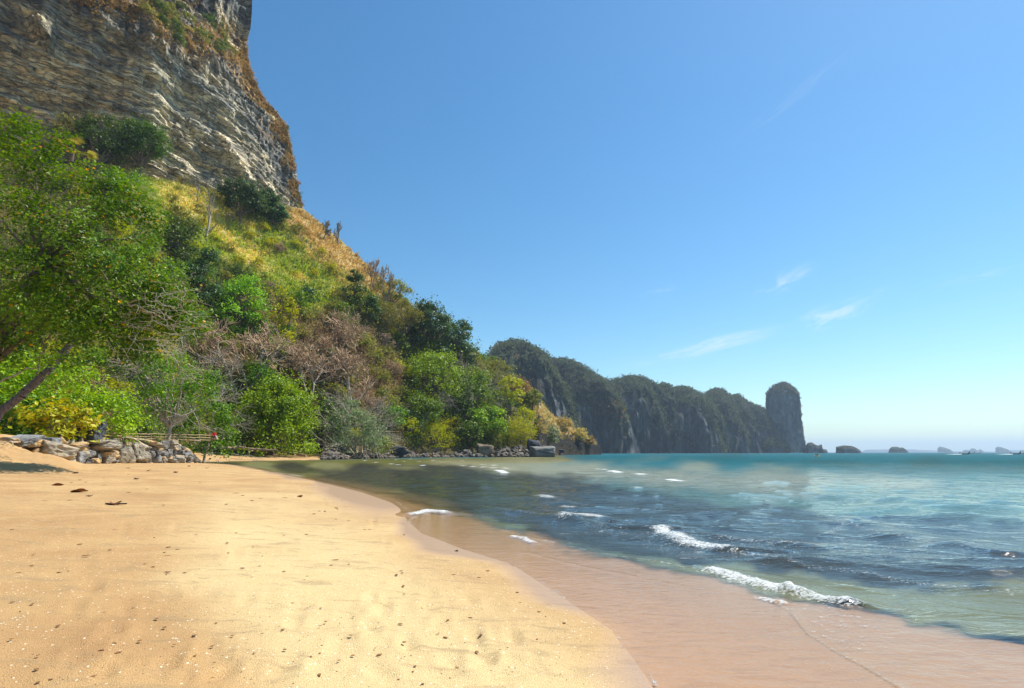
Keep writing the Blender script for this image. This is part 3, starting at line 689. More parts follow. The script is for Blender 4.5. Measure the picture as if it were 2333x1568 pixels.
# ------------------------------------------------------------ far karst range, sea stack and islets
M = MT('karst_rock'); pos = M.world(); pv = M.world((1, 1, .16)); c0 = M.attr('Col').outputs['Color']
n = M.noise(pv, .06, 8, .7, .4); n1 = M.noise(pos, .09, 7, .7)
kb = M.n('ShaderNodeTexVoronoi', {'Vector': M.world((.12, .12, .045)), 'Scale': 1.0}); kb1 = M.n('ShaderNodeSeparateColor', {0: kb.outputs['Color']}).outputs[0]
c0 = M.mix(1.0, c0, M.mix(kb1, (.6, .6, .62), (1.5, 1.47, 1.42)), 'MULTIPLY')
c = M.mix(1.0, c0, M.mix(M.rng(n, .35, .65), (.5, .5, .52), (1.4, 1.36, 1.3)), 'MULTIPLY')
c = M.mix(M.math('MULTIPLY', M.rng(n1, .56, .66), .35), c, (.05, .06, .03))
karst_mat = M.end(M.pbr(c, .9, M.bump(M.math('ADD', M.math('ADD', n, n1), M.math('MULTIPLY', kb1, .4)), 1.0, 6), .1))
def colnoise(q, w, s): k = np.floor(q[..., 0] / w + .6 * noise(q * .02, s)).astype(int); return _h(k, k * 0, np.floor(q[..., 2] / (w * 2.2) + _h(k, k, k, s)).astype(int), s)
def karst(name, prof, D, depth, vegline=.35, label=None, cat=None, kind='structure', seed=0, res=(150, 90), orange=.3, pw=.5, rough=1.0, foot=None):
    """a limestone hill whose outline (photo points, left to right) stands at distance D; full solid with real depth"""
    prof = np.array(prof, float); x0, x1 = prof[0, 0], prof[-1, 0]
    nu, nv = res; u = np.linspace(0, 1, nu); th = np.linspace(0, math.pi, nv)      # th: from front foot over the top to the back foot
    U, T = np.meshgrid(u, th); xs = x0 + (x1 - x0) * U
    top = np.interp(xs, prof[:, 0], prof[:, 1])
    sc = D / 512.0 / K ** -1
    Htop = at(xs, top, D)[..., 2]; Xc = at(xs, 1030, D)[..., 0]
    edge = np.sqrt(np.clip(1 - (2 * U - 1) ** 2, 0, 1)) * .85 + .15
    hf = np.sin(T) ** pw; df = -np.cos(T) * np.abs(np.cos(T)) ** .15 * depth * edge
    P = np.stack([Xc * (1 + df / D), D + df, -3 + (Htop + 3) * hf], -1)
    q = P + seed * 100.
    r = 30 * rough * fbm(q * np.array([.014, .014, .004]), 4, seed) + 11 * rough * ridged(q * np.array([.03, .03, .006]), 3, seed + 5) + 4 * rough * fbm(q * .05, 3, seed + 9)
    r = r + rough * (10 * colnoise(q, 17., seed + 2) + 6 * colnoise(q, 7., seed + 6))
    lim = np.minimum(depth, (Htop + 3)) / 90.
    P[..., 1] += r * np.cos(T) * -1 * np.minimum(1.2, lim)
    ml = 3.5 * rough * np.abs(fbm(q * .045, 4, seed + 3)) + 2 * rough * ridged(q * .1, 2, seed + 4)
    P[..., 2] += ml * np.sin(T) ** 2 * sstep(0, .06, U) * sstep(1, .94, U) * np.minimum(1, lim * 1.5) - 2.0 * np.sin(T) ** 2 * np.minimum(1, lim)
    g = np.clip(1 - P[..., 2] / np.maximum(Htop, 1), 0, 1)      # 0 top, 1 foot
    v = fbm(q * np.array([.02, .02, .012]), 4, seed + 21)
    veg = sstep(vegline + .22, vegline - .18, g + .32 * v); og = sstep(.25, .6, fbm(q * .03, 3, seed + 31)) * orange * sstep(.1, .4, g)
    C = np.ones(U.shape + (1,)) * np.array([.12, .128, .132])
    C = lay(C, sstep(.1, .5, fbm(q * np.array([.06, .06, .01]), 3, seed + 41)), (.055, .066, .080), .8)
    C = lay(C, og, (.30, .19, .10), 1); C = lay(C, veg, (.035, .050, .020), .9)
    o = link(name, build(name, P.reshape(-1, 3), gridfaces(nv, nu), karst_mat, col=C.reshape(-1, 3)), label=label, cat=cat, kind=kind)
    return o, P, veg, og, g
FAR = []
range_parts = [
 ([(1040, 1030), (1090, 850), (1130, 796), (1165, 786), (1200, 792), (1235, 812), (1260, 850), (1300, 900), (1345, 1030)], 800, 130, .45, .6),
 ([(1180, 1030), (1230, 850), (1262, 822), (1300, 826), (1340, 845), (1375, 870), (1410, 905), (1440, 960), (1460, 1030)], 900, 120, .42, .55),
 ([(1330, 1030), (1380, 900), (1405, 868), (1435, 862), (1470, 864), (1500, 880), (1530, 912), (1560, 960), (1585, 1030)], 1000, 110, .5, .25),
 ([(1480, 1030), (1505, 885), (1517, 878), (1532, 882), (1541, 900), (1550, 886), (1570, 884), (1592, 893), (1600, 906), (1620, 912), (1640, 940), (1660, 1030)], 1050, 90, .45, .2),
 ([(1570, 1030), (1600, 935), (1625, 896), (1642, 888), (1660, 894), (1680, 912), (1692, 940), (1712, 1030)], 1130, 90, .5, .12),
 ([(1645, 1030), (1668, 930), (1682, 905), (1695, 902), (1708, 918), (1735, 930), (1758, 945), (1780, 1030)], 1190, 90, .6, .12),
 ([(1560, 1030), (1582, 960), (1593, 915), (1600, 906), (1612, 930), (1630, 975), (1645, 1030)], 985, 60, .05, .05),
 ([(1700, 1030), (1722, 1016), (1740, 1000), (1757, 992), (1775, 1000), (1790, 1030)], 1160, 40, .7, .5)]
sk = [(1060, 1030), (1100, 860), (1130, 796), (1150, 788), (1164, 786), (1198, 790), (1232, 799), (1246, 807), (1263, 820), (1280, 823), (1321, 835), (1342, 845), (1376, 864), (1390, 866), (1403, 874), (1431, 862), (1465, 863), (1492, 875), (1509, 887), (1513, 878), (1527, 877), (1537, 889), (1556, 882), (1574, 894), (1595, 894), (1616, 900), (1626, 897), (1643, 888), (1663, 897), (1677, 909), (1689, 901), (1701, 909), (1708, 918), (1732, 925), (1751, 933), (1775, 950), (1795, 1030)]
range_parts.append((sk, 1230, 110, .5, .25))
for i, (pf, D, dep, vl, og) in enumerate(range_parts):
    o, P, veg, ogm, g = karst('karst_hill', pf, D, dep, vl, seed=i * 7 + 1, orange=og, pw=.42 if i != 6 else .6, res=(210, 100))
    FAR.append((P, veg, ogm, g, D))
st_e = link('sea_stack', None, label='tall lone limestone tower in the sea at the end of the far cliffs', cat='sea stack')
oP = [(1704, 1030), (1745, 1026)]
# the tower: rings of changing half width
ys = np.array([1031, 1022, 1005, 985, 955, 925, 905, 895, 885, 877, 872.5]); xl = np.array([1752, 1750, 1749, 1750, 1750, 1750, 1749, 1751, 1758, 1768, 1780.]); xr_ = np.array([1832, 1831, 1829, 1825, 1821, 1820, 1818, 1813, 1805, 1796, 1788.])
yy = np.linspace(1031.5, 872.5, 120); L_ = np.interp(-yy, -ys, xl); R2 = np.interp(-yy, -ys, xr_); Dt = 1180.
th = np.linspace(0, 2 * math.pi, 121)[:-1]
cx = at((L_ + R2) / 2, yy, Dt); hw = (at(R2, yy, Dt)[:, 0] - at(L_, yy, Dt)[:, 0]) / 2
P = cx[:, None, :] + np.stack([np.cos(th)[None] * hw[:, None], np.sin(th)[None] * hw[:, None] * .9, 0 * th[None] * hw[:, None]], -1)
dn = 1.0 + .085 * fbm(P * np.array([.05, .05, .008]), 4, 3) + .05 * ridged(P * np.array([.10, .10, .03]), 3, 8) + .035 * noise(V3(P[..., 2] * .07, P[..., 0] * 0 + 3, P[..., 1] * .0 + np.sign(P[..., 0] - cx[:, None, 0])), 5) + .03 * colnoise(P, 14., 4) + .02 * fbm(P * .12, 3, 4)
P[..., 0] = cx[:, None, 0] + (P[..., 0] - cx[:, None, 0]) * dn; P[..., 1] = Dt + (P[..., 1] - Dt) * dn * 1.05
v = fbm(P * .03, 3, 12); topm = sstep(.80, .93, np.linspace(0, 1, 120))[:, None] + 0 * v
C = np.ones(v.shape + (1,)) * np.array([.14, .145, .15]); C = lay(C, sstep(-.1, .4, fbm(P * np.array([.08, .08, .012]), 4, 7)), (.055, .062, .072), .85)
C = lay(C, sstep(.35, .7, fbm(P * np.array([.05, .05, .02]), 3, 17)), (.19, .155, .12), .6); C = lay(C, np.clip(topm + .35 * v * topm, 0, 1), (.06, .06, .03), .9)
link('rock', build('rock', P.reshape(-1, 3), gridfaces(120, 120, True), karst_mat, col=C.reshape(-1, 3)), st_e)
stackP, stack_top = P, topm
def islet(name, prof, D, depth, label, seed, col=None, group=None, vl=.3, orange=.3):
    o, P, veg, og, g = karst(name, prof, D, depth, vl, label=label, cat='islet', kind='thing', seed=seed, res=(60, 36), orange=orange, pw=.45, rough=.55)
    if group: o['group'] = group
    return P, veg, g
ISL = []
ISL.append(islet('islet', [(1829, 1030), (1834, 1018), (1838, 1014), (1843, 1008), (1852, 1008), (1861, 1013), (1866, 1015), (1874, 1012), (1875, 1017), (1873, 1022), (1884, 1024), (1886, 1030)], 1150, 16, 'small broken rock islet with dry shrubs at the right foot of the tall sea stack', 101) + (1150,))
ISL.append(islet('islet', [(1904, 1030), (1906, 1022), (1905, 1018), (1912, 1017), (1925, 1015), (1942, 1016), (1952, 1020), (1960, 1025), (1963, 1030)], 1150, 18, 'low brown rock islet with an undercut end, between sea stack and round green islet', 102) + (1150,))
ISL.append(islet('islet', [(2024, 1030), (2027, 1023), (2034, 1018), (2046, 1018), (2052, 1020), (2058, 1019), (2066, 1025), (2070, 1030)], 1900, 30, 'round bluish green wooded islet on the horizon, two humps wide', 103, vl=.9) + (1900,))
for x, w, yt, D, nm, sd, prf in [
 (2154, 36, 1017.5, 4300, 'pale blue wedge islet behind the wake of the first longtail boat', 111, 'w'), (2286, 36, 1017.5, 4300, 'pale wedge islet behind the wake of the second longtail boat', 112, 'w'),
 (2203, 20, 1025, 4800, 'low pale blue islet directly behind the bow of the first longtail boat', 113, 'd'), (2334, 20, 1025, 4800, 'low pale blue islet directly behind the bow of the second longtail boat', 114, 'd'),
 (2219, 18, 1021.5, 5000, 'small pale blue dome islet just beyond the prow of the first longtail boat', 115, 'd'), (2234, 18, 1023, 5400, 'faint pointed blue islet farthest from the wedge of its group, over a tiny boat', 116, 'p')]:
    pr = {'w': [(-.5, 1), (-.46, .30), (-.32, .02), (-.15, .05), (.1, .3), (.3, .5), (.45, .85), (.5, 1)], 'd': [(-.5, 1), (-.42, .3), (-.15, .0), (.15, .05), (.38, .4), (.5, 1)], 'p': [(-.5, 1), (-.3, .5), (0, .0), (.25, .4), (.5, 1)]}[prf]
    islet('islet', [(x + w * (a + .0), 1029.5 - (1029.5 - yt) * (1 - b)) for a, b in pr], D, 60, nm, sd, vl=.9)
pr = np.linspace(1960, 2500, 40); yv = 1029.0 - 4.2 * np.clip(.5 + .8 * fbm(V3(pr * .012, 0, 0), 3, 8), .05, 1.3); yv[0] = yv[-1] = 1030
karst('coast_hills', list(zip(pr, yv)), 8200, 300, .9, seed=131, res=(120, 20), rough=.3)
# ------------------------------------------------------------ plants
mt_leaf = m_foliage('broad_leaves', .33, .30, .46)
mt_leaf2 = m_foliage('soft_leaves', .35, .15, .6)
mt_grass = m_foliage('dry_grass_blades', .3, .05, .8)
mt_bark = m_bark('bark_brown', (.09, .065, .045), (.20, .155, .115))
mt_pale = m_bark('bark_pale', (.26, .21, .16), (.48, .42, .34))
mt_twig = m_bark('twig_brown', (.34, .215, .13), (.56, .39, .25), 2)
mt_tan = m_bark('bark_tan', (.28, .20, .13), (.46, .36, .26))
mt_grey = m_bark('bark_grey', (.16, .15, .14), (.34, .32, .30))

def skeleton(base, targets, r0, g, wig=.12, up=.35, n=7):
    """limbs from the base to every target, sharing a trunk; returns segments"""
    P0, P1, A, B = [], [], [], []
    base = np.array(base, float); ctr = np.mean(targets, 0); fork = base + (ctr - base) * up
    k = 6; pts = [base + (fork - base) * t + g.normal(0, wig * r0, 3) * (0 < t < 1) for t in np.linspace(0, 1, k + 1)]
    for i in range(k): P0.append(pts[i]); P1.append(pts[i + 1]); A.append(r0 * (1 - .06 * i)); B.append(r0 * (1 - .06 * (i + 1)))
    for T in targets:
        L = np.linalg.norm(T - fork); mid = (fork + T) / 2 + g.normal(0, .10 * L, 3) + np.array([0, 0, .06 * L])
        prev = fork; rp = r0 * g.uniform(.35, .6)
        for i in range(1, n + 1):
            t = i / n; q = (1 - t) ** 2 * fork + 2 * t * (1 - t) * mid + t * t * T + g.normal(0, .02 * L, 3) * (t < 1)
            rn = rp * .80; P0.append(prev); P1.append(q); A.append(rp); B.append(rn); prev, rp = q, rn
    return np.array(P0), np.array(P1), np.array(A), np.array(B)

def twigs(start, direction, length, radius, depth, g, out, spread=.55, kids=(2, 3), up=.08):
    """recursive bare branching"""
    d = direction / np.linalg.norm(direction); p = start; r = radius; n = 3 if depth > 0 else 2
    for i in range(n):
        d = d + g.normal(0, .16, 3); d[2] += up; d /= np.linalg.norm(d)
        q = p + d * length / n; rn = r * .86
        out.append((p, q, r, rn, depth)); p, r = q, rn
        if depth > 0 and i > 0 or (depth > 0 and g.random() < .4):
            a = d + g.normal(0, spread, 3); twigs(p, a, length * g.uniform(.5, .75), r * .62, depth - 1, g, out, spread, kids, up)
    if depth > 0:
        for _ in range(g.integers(kids[0], kids[1] + 1)):
            a = d + g.normal(0, spread, 3); twigs(p, a, length * g.uniform(.55, .8), r * .68, depth - 1, g, out, spread, kids, up)
def seg_mesh(out, name, mat, fine=0, rmin=.02):
    A = [o for o in out if o[4] > fine]; B = [o for o in out if o[4] <= fine]; parts = []
    if A: parts.append(tubes([o[0] for o in A], [o[1] for o in A], np.maximum([o[2] for o in A], rmin), np.maximum([o[3] for o in A], rmin), 5))
    if B: parts.append(tubes([o[0] for o in B], [o[1] for o in B], np.maximum([o[2] for o in B], rmin), np.maximum([o[3] for o in B], rmin * .7), 3))
    V, F, _ = join(parts); return build(name, V, F, mat)

PAL = {  # (main, second, accent, accent share)
 'dark': ((.026, .052, .010), (.060, .092, .018), (.085, .11, .03), .05),
 'evergreen': ((.024, .050, .016), (.048, .082, .026), (.08, .12, .04), .05),
 'bright': ((.085, .165, .008), (.165, .250, .014), (.23, .30, .03), .06),
 'green': ((.050, .105, .014), (.105, .165, .022), (.19, .22, .03), .06),
 'yellow': ((.160, .180, .018), (.27, .260, .028), (.30, .24, .03), .12),
 'olive': ((.095, .105, .030), (.145, .145, .040), (.22, .18, .05), .1),
 'rust': ((.15, .11, .045), (.22, .165, .07), (.30, .20, .08), .1),
 'gold': ((.20, .155, .065), (.28, .215, .09), (.26, .22, .07), .1),
 'grey': ((.085, .115, .055), (.13, .155, .08), (.20, .19, .11), .1),
 'almond': ((.028, .062, .007), (.095, .145, .012), (.40, .19, .015), .014),
}
def tone(n, pal, g, C=None, s=0):
    a, b, c, sh = PAL[pal]; a, b, c = [np.array(q_) * 1.75 for q_ in (a, b, c)]; t = np.clip(g.normal(.45, .32, n), 0, 1)
    if C is not None: t = np.clip(t + .45 * noise(C * .55, s + 5), 0, 1)
    col = a + (b - a) * t[:, None]; m = g.random(n) < sh; col[m] = c
    return np.repeat(col * g.uniform(.82, 1.2, (n, 1)), 4, 0)
def crown_points(w, h, n, g, blobs=26, br=.23, zc=.6, low=.25, flat=.8, drop=0.):
    """leaf centres and outward directions of a clumpy crown standing on z=0; w width, h height"""
    T = []
    for _ in range(blobs):
        d = g.normal(0, 1, 3); d /= np.linalg.norm(d); d[2] = d[2] * .9 + .12; rad = g.uniform(.45, 1) ** .6
        if low < .1:
            z = g.uniform(.02, .86) ** .9; q = g.uniform(0, 6.28); rr_ = w * .5 * (1 - br) * math.sqrt(max(.05, 1 - (z / .95) ** 2.2)) * g.uniform(.35, 1) ** .5
            T.append(np.array([math.cos(q) * rr_, math.sin(q) * rr_, z * h * (1 - br * .5)])); continue
        T.append(np.array([d[0] * w * .5 * (1 - br) * rad, d[1] * w * .5 * (1 - br) * rad, h * (low + (1 - low) * .5) + d[2] * h * (1 - low) * .5 * (1 - br) * rad]))
    T = np.array(T); R_b = w * br * g.uniform(.45, 1.3, blobs); k = g.integers(0, blobs, n)
    d = g.normal(0, 1, (n, 3)); d /= np.linalg.norm(d, axis=1, keepdims=True)
    d[:, 2] = np.where(d[:, 2] < -.2, -d[:, 2] * .6, d[:, 2])
    rad = g.uniform(.35, 1, n) ** .45
    C = T[k] + d * (R_b[k] * rad)[:, None] * np.array([1, 1, flat])
    C = C + w * .035 * g.normal(0, 1, C.shape) * (1 + 1.6 * (g.random((n, 1)) < .15))
    if drop: C[:, 2] -= drop * h * g.random(n) ** 2
    C[:, 2] = np.maximum(C[:, 2], h * .01)
    kp_ = fbm(C / (w * .085 + .25) + blobs, 2, 13) > -.22 + .2 * g.random(n); C, d = C[kp_], d[kp_]
    return C, d, T
def leafy(seed, w, h, n, size, pal, blobs=26, br=.23, low=.25, bark=None, trunk_r=None, mat=None, aspect=.6, jitter=.5, flat=.8, lean=(0, 0), drop=0., twigfrac=0, up=.35):
    g = np.random.default_rng(seed)
    C, N, T = crown_points(w, h, n, g, blobs, br, low=low, flat=flat, drop=drop)
    sh = np.array([lean[0], lean[1], 0]); C = C + sh * (C[:, 2:3] / h); T = T + sh * (T[:, 2:3] / h)
    n = len(C)
    V, F = leafquads(C, N + np.array([0, 0, .5]), size * g.uniform(.6, 1.35, n), aspect, jitter, g=g)
    crown = build('crown', V, F, mat or mt_leaf, col=tone(n, pal, g, C, seed), smooth=False)
    seg = skeleton((0, 0, -.05 * h), T[:max(6, blobs // 2)], trunk_r or .035 * h, g, up=up)
    V, F = tubes(*seg[:2], np.maximum(seg[2], .02), np.maximum(seg[3], .015), 6)
    if twigfrac:
        out = []
        for t in T[: int(len(T) * twigfrac)]: twigs(t * .92, t - np.array([0, 0, h * .3]) + g.normal(0, .3 * w, 3), w * .28, .045 * w / 8, 2, g, out, .6)
        V2, F2 = tubes([o[0] for o in out], [o[1] for o in out], [max(o[2], .02) for o in out], [max(o[3], .015) for o in out], 3)
        V, F, _ = join([(V, F), (V2, F2)])
    return crown, build('trunk', V, F, bark or mt_bark)
def bare(seed, h, w, levels=4, r=None, kids=(2, 3), mat=None, stems=2, rmin=.035, up=.06, hz=.45, leaves=None):
    g = np.random.default_rng(seed); out = []
    for k in range(stems):
        d = np.array([g.normal(0, hz * w / h), g.normal(0, hz * w / h), 1.]); twigs(np.array([0, 0, -.04 * h]), d, h * .42, r or .022 * h, levels, g, out, .55, kids, up)
    allp = np.array([o[1] for o in out]); sc = h / allp[:, 2].max(); sw = w / max(np.percentile(np.abs(allp[:, :2]), 98) * 2, .1)
    S = np.array([sw, sw, sc]); out = [(o[0] * S, o[1] * S, o[2], o[3], o[4]) for o in out]
    big = [o for o in out if o[4] >= 2]; fine = [o for o in out if o[4] < 2]
    V, F = tubes([o[0] for o in big], [o[1] for o in big], np.maximum([o[2] for o in big], rmin), np.maximum([o[3] for o in big], rmin), 5)
    tr = build('trunk', V, F, mat or mt_pale)
    V, F = tubes([o[0] for o in fine], [o[1] for o in fine], np.maximum([o[2] for o in fine], rmin), np.maximum([o[3] for o in fine], rmin * .6), 3)
    c = None
    tw = build('twigs', V, F, mt_twig if leaves != 'grey' else mt_grey)
    if leaves and leaves != 'grey':
        tips = np.array([o[1] for o in out if o[4] == 0]); k = g.integers(0, len(tips), leaves[1]); C = tips[k] + g.normal(0, .3, (leaves[1], 3))
        V, F = leafquads(C, g.normal(0, 1, C.shape) + [0, 0, 1], leaves[2] * g.uniform(.6, 1.3, len(C)), .6, g=g)
        c = build('crown', V, F, mt_leaf2, col=tone(len(C), leaves[0], g, C), smooth=False)
    return tr, tw, c
def plant(name, meshes, base, label, cat='tree', group=None, rz=0, scale=None):
    t = link(name, None, label=label, cat=cat, group=group, loc=base, rot=(0, 0, rz), scale=scale)
    for m in meshes:
        if m is not None: link(m.name.split('.')[0], m, t)
    return t
NAMED = []
def size_at(px, D): return px * K / 512 * D * .98
def put(name, x, yb, wpx, hpx, pal, label, D=None, cat='tree', n=6000, px=2.1, what='hill', seed=None, kind='leafy', off=0, **k):
    """a plant whose base is seen at photo (x, yb), wpx wide and hpx high in photo units"""
    if D is None:
        r = hit(x, yb, what)
        if r is None: print('MISS', name, x, yb); return None
        b = r[0].copy()
    else: b = at(x, yb, D); b[2] = min(b[2], zg1(b[0], b[1]) if D < 130 and k.pop('ground', True) else b[2])
    k.pop('ground', None)
    D_ = math.hypot(b[0] * .3, b[1]); el = 1 + max(0, (1030 - yb) / 2333.) * .5
    w = size_at(wpx, b[1]) * (1); h = size_at(hpx, b[1]) * el; seed = seed or int(x * 7 + yb)
    top = b[2] + h
    b[2] -= .15
    if kind == 'leafy': ms = leafy(seed, w, h, n, px / K / 2333 * 0 + px / 512 * b[1] * 1.0, pal, **k)
    else: ms = bare(seed, h, w, rmin=px / 512 * b[1] * .28, **k)
    t = plant(name, ms, b, label, cat); NAMED.append((x, yb, wpx, hpx)); return t

LS = .78
def att(x, y, D): return at(x, y, D * .78)
# the big tree at the left edge: trunks lean in from outside the picture, a huge loose crown
g = np.random.default_rng(11)
env = [(-60, 420, 38), (-120, 620, 37), (30, 330, 38), (60, 285, 38.5), (90, 380, 37), (150, 340, 38), (180, 430, 37), (60, 470, 36), (240, 420, 38.5), (120, 540, 36), (-40, 560, 35), (210, 520, 36.5), (290, 470, 39), (300, 560, 37.5), (240, 610, 36.5), (160, 640, 36), (60, 620, 35), (350, 620, 38), (330, 680, 38), (390, 690, 39), (270, 700, 37), (180, 720, 36), (80, 700, 35.5), (430, 730, 39.5), (360, 750, 39), (250, 770, 38), (100, 780, 38), (160, 800, 39), (10, 800, 38), (320, 800, 39.5), (-40, 720, 36), (10, 370, 39), (340, 520, 40), (20, 300, 38)]
T = np.array([att(x, y, D) for x, y, D in env]); rb = .78 * np.array([2.3] * len(T)) * g.uniform(.75, 1.15, len(T))
rb[[2, 3, 5, 8, 31, 33]] *= .62; rb[[23, 17, 19, 18]] *= .85; rb[[26, 27, 28, 29]] *= .8
n = 34000; kk = g.choice(len(T), n, p=rb ** 2 / (rb ** 2).sum()); d = g.normal(0, 1, (n, 3)); d /= np.linalg.norm(d, axis=1, keepdims=True)
C = T[kk] + d * (rb[kk] * g.uniform(.15, 1, n) ** .5)[:, None] + g.normal(0, .27, (n, 3))
ck = C / 1.33; dens = fbm(ck, 2, 7); C = C[dens > -.10]
bt_base = att(-150, 1010, 37); bt_base[2] = zg1(bt_base[0], bt_base[1]) - .3
N_ = C - T.mean(0); N_ /= np.linalg.norm(N_, axis=1, keepdims=True)
V, F = leafquads(C, N_ * .5 + np.array([.15, -.1, .8]), .235 * g.uniform(.55, 1.3, len(C)), .68, .55, fold=.5, g=g)
cols = tone(len(C), 'almond', g, C, 2); ylw = np.repeat(sstep(-9.4, -5.9, C[:, 0]) * g.random(len(C)) > .35, 4); cols[ylw] = cols[ylw] * .4 + np.array([.17, .19, .015]) * .6
big = link('almond_tree', None, label='huge broadleaf tree leaning in at the left edge, glossy green leaves with scattered orange ones', cat='tree', loc=bt_base)
link('crown', build('crown', V - bt_base, F, mt_leaf, col=cols, smooth=False), big)
SG = []
def limb(pts, r0, r1, sub=6, wig=.05):
    pts = [np.array(p, float) for p in pts]; Q = []
    for i in range(len(pts) - 1):
        for j in range(sub): Q.append(pts[i] + (pts[i + 1] - pts[i]) * j / sub + g.normal(0, wig, 3))
    Q.append(pts[-1]); rr_ = np.linspace(r0, r1, len(Q)) * LS
    for i in range(len(Q) - 1): SG.append((Q[i], Q[i + 1], rr_[i], rr_[i + 1]))
limb([bt_base, att(-60, 850, 37), att(10, 740, 37), att(60, 680, 37), att(120, 560, 37)], .42, .16)
limb([bt_base, att(-90, 900, 38), att(-10, 820, 38), att(70, 760, 38), att(150, 690, 38), att(250, 610, 38)], .30, .10)
limb([att(-10, 820, 38), att(40, 720, 37.5), att(80, 600, 37.5)], .16, .07)
limb([att(80, 740, 37.5), att(100, 800, 37), att(85, 850, 36.8), att(92, 870, 36.8)], .05, .04)
for q in env[::2]: limb([att(100, 600, 37), (att(*q) + att(100, 600, 37)) / 2 + g.normal(0, .5, 3), att(*q)], .12, .04, 4, .1)
SG2 = SG; SG = []
limb([att(245, 655, 36.2), att(290, 690, 36.2), att(330, 705, 36.4), att(380, 730, 36.8)], .085, .03, 5, .06)
limb([att(255, 665, 36), att(240, 700, 36), att(228, 740, 36)], .045, .02, 4); limb([att(290, 690, 36.2), att(330, 680, 36.4), att(400, 700, 37)], .05, .02, 5)
for a in range(95):
    s0 = att(*(g.uniform(240, 420), g.uniform(640, 800), 36.6)); e_ = s0 + np.array([g.normal(.7, .5), g.normal(0, .5), g.normal(-.1, .45)]) * 1.5; limb([s0, (s0 + e_) / 2 + g.normal(0, .15, 3), e_], .022, .01, 3, .05)
SG3 = SG
def sgb(name, S, mat, n=6): S = [(a_ - bt_base, b_ - bt_base, c_, d_) for a_, b_, c_, d_ in S]; V, F = tubes([s[0] for s in S], [s[1] for s in S], [s[2] for s in S], [s[3] for s in S], n); link(name, build(name, V, F, mat), big)
sgb('trunk', SG2, mt_bark, 9); sgb('bare_twigs', SG3, mt_pale, 5); big.children[-1]['kind'] = 'stuff'
LS = 1.0
# a separate ringed trunk leaning in under it
SG = []; b0 = at(-40, 985, 33); b0[2] = zg1(b0[0], b0[1]) - .3
pts = [b0, at(0, 940, 33), at(60, 890, 33.3), at(110, 845, 33.6), at(145, 805, 34), at(175, 765, 34.5)]
limb(pts, .26, .20, 5, .02); S = [(a_ - b0, b_ - b0, c_, d_) for a_, b_, c_, d_ in SG]
pt = link('leaning_tree', None, label='dark ringed trunk leaning up from the lower left edge under the big tree', cat='tree', loc=b0)
V, F = tubes([s[0] for s in S], [s[1] for s in S], [s[2] for s in S], [s[3] * 1.12 for s in S], 12); link('trunk', build('trunk', V, F, m_bark('bark_ringed', (.05, .042, .045), (.20, .17, .17), 9)), pt)
SG = []; limb([at(0, 870, 33.2), at(60, 842, 33.4), at(120, 828, 33.7), at(160, 822, 34)], .06, .035, 5, .05); limb([at(100, 835, 33.6), at(120, 812, 33.8), at(150, 790, 34)], .04, .02, 4)
S = [(a_ - b0, b_ - b0, c_, d_) for a_, b_, c_, d_ in SG]; V, F = tubes([s[0] for s in S], [s[1] for s in S], [s[2] for s in S], [s[3] for s in S], 6); link('branch', build('branch', V, F, mt_pale), pt)
C_ = at(175, 745, 34.6) + g.normal(0, .9, (1500, 3)) * [1.3, 1, .9]; V, F = leafquads(C_ - b0, g.normal(0, .4, C_.shape) + [0, 0, 1], .26, .6, g=g)
link('crown', build('crown', V, F, mt_leaf, col=tone(1500, 'green', g, C_), smooth=False), pt)

TG = 'ground'
put('sea_hibiscus', 110, 1003, 330, 195, 'bright', 'bright green leafy thicket below the leaning trunk, behind the boulder wall', D=52, cat='bush', n=15000, px=3.6, low=.02, blobs=46, br=.16, flat=1)
put('almond_bush', 125, 1003, 170, 88, 'yellow', 'yellow green bush with large orange leaves just above the first boulders of the wall', D=47.5, cat='bush', n=2600, px=5, low=.02, blobs=20, br=.2, flat=1)
put('sea_hibiscus', 0, 1003, 150, 130, 'green', 'dark leafy bush at the left edge over the white bench', D=46, cat='bush', n=4500, px=4, low=.02, blobs=20, br=.2, flat=1)
put('driftwood_shrub', 235, 1000, 100, 95, 'olive', 'pale leafless shrub with long sweeping stems left of the bamboo rail', D=58, cat='shrub', kind='bare', px=1.4, stems=3, levels=3, leaves=('green', 200, .25))
put('beach_tree', 385, 1003, 190, 225, 'green', 'tree with pale twisting trunks rising behind the bamboo fence', D=70, n=9000, px=2.6, low=.15, blobs=44, br=.15, bark=mt_pale, twigfrac=.9, trunk_r=.34)
put('beach_tree', 470, 1004, 150, 170, 'green', 'twisted pale limbed tree hanging over the fence beside the seated red figure', D=84, n=8000, px=2.4, low=.05, blobs=40, br=.15, bark=mt_pale, twigfrac=.5, trunk_r=.26)
put('undertree', 290, 1000, 150, 160, 'dark', 'shady dark tree filling the gap between the bare sweeping shrub and the fence tree', D=84, n=6500, px=3, low=.02, blobs=30, br=.2)
put('undertree', 330, 870, 150, 150, 'yellow', 'yellow green tree just above the fence tree, below the almond crown tip', n=6000, px=2.6, low=.05, blobs=26)
put('broadleaf_tree', 622, 1027, 205, 185, 'bright', 'round dense bright green tree spotted with pale leaves, on the far beach', D=122, n=34000, px=2.5, low=.04, blobs=90, br=.12, flat=1, jitter=.65)
put('broadleaf_tree', 580, 930, 120, 120, 'green', 'green tree crown rising just behind the round dense tree of the far beach', n=6000, px=2.4, low=.05)
put('drooping_tree', 805, 1030, 150, 112, 'grey', 'grey green round tree drooping over the stilted walkway', D=136, n=8500, px=2.0, low=.02, blobs=50, br=.15, bark=mt_pale, twigfrac=.8, drop=.15, trunk_r=.2)
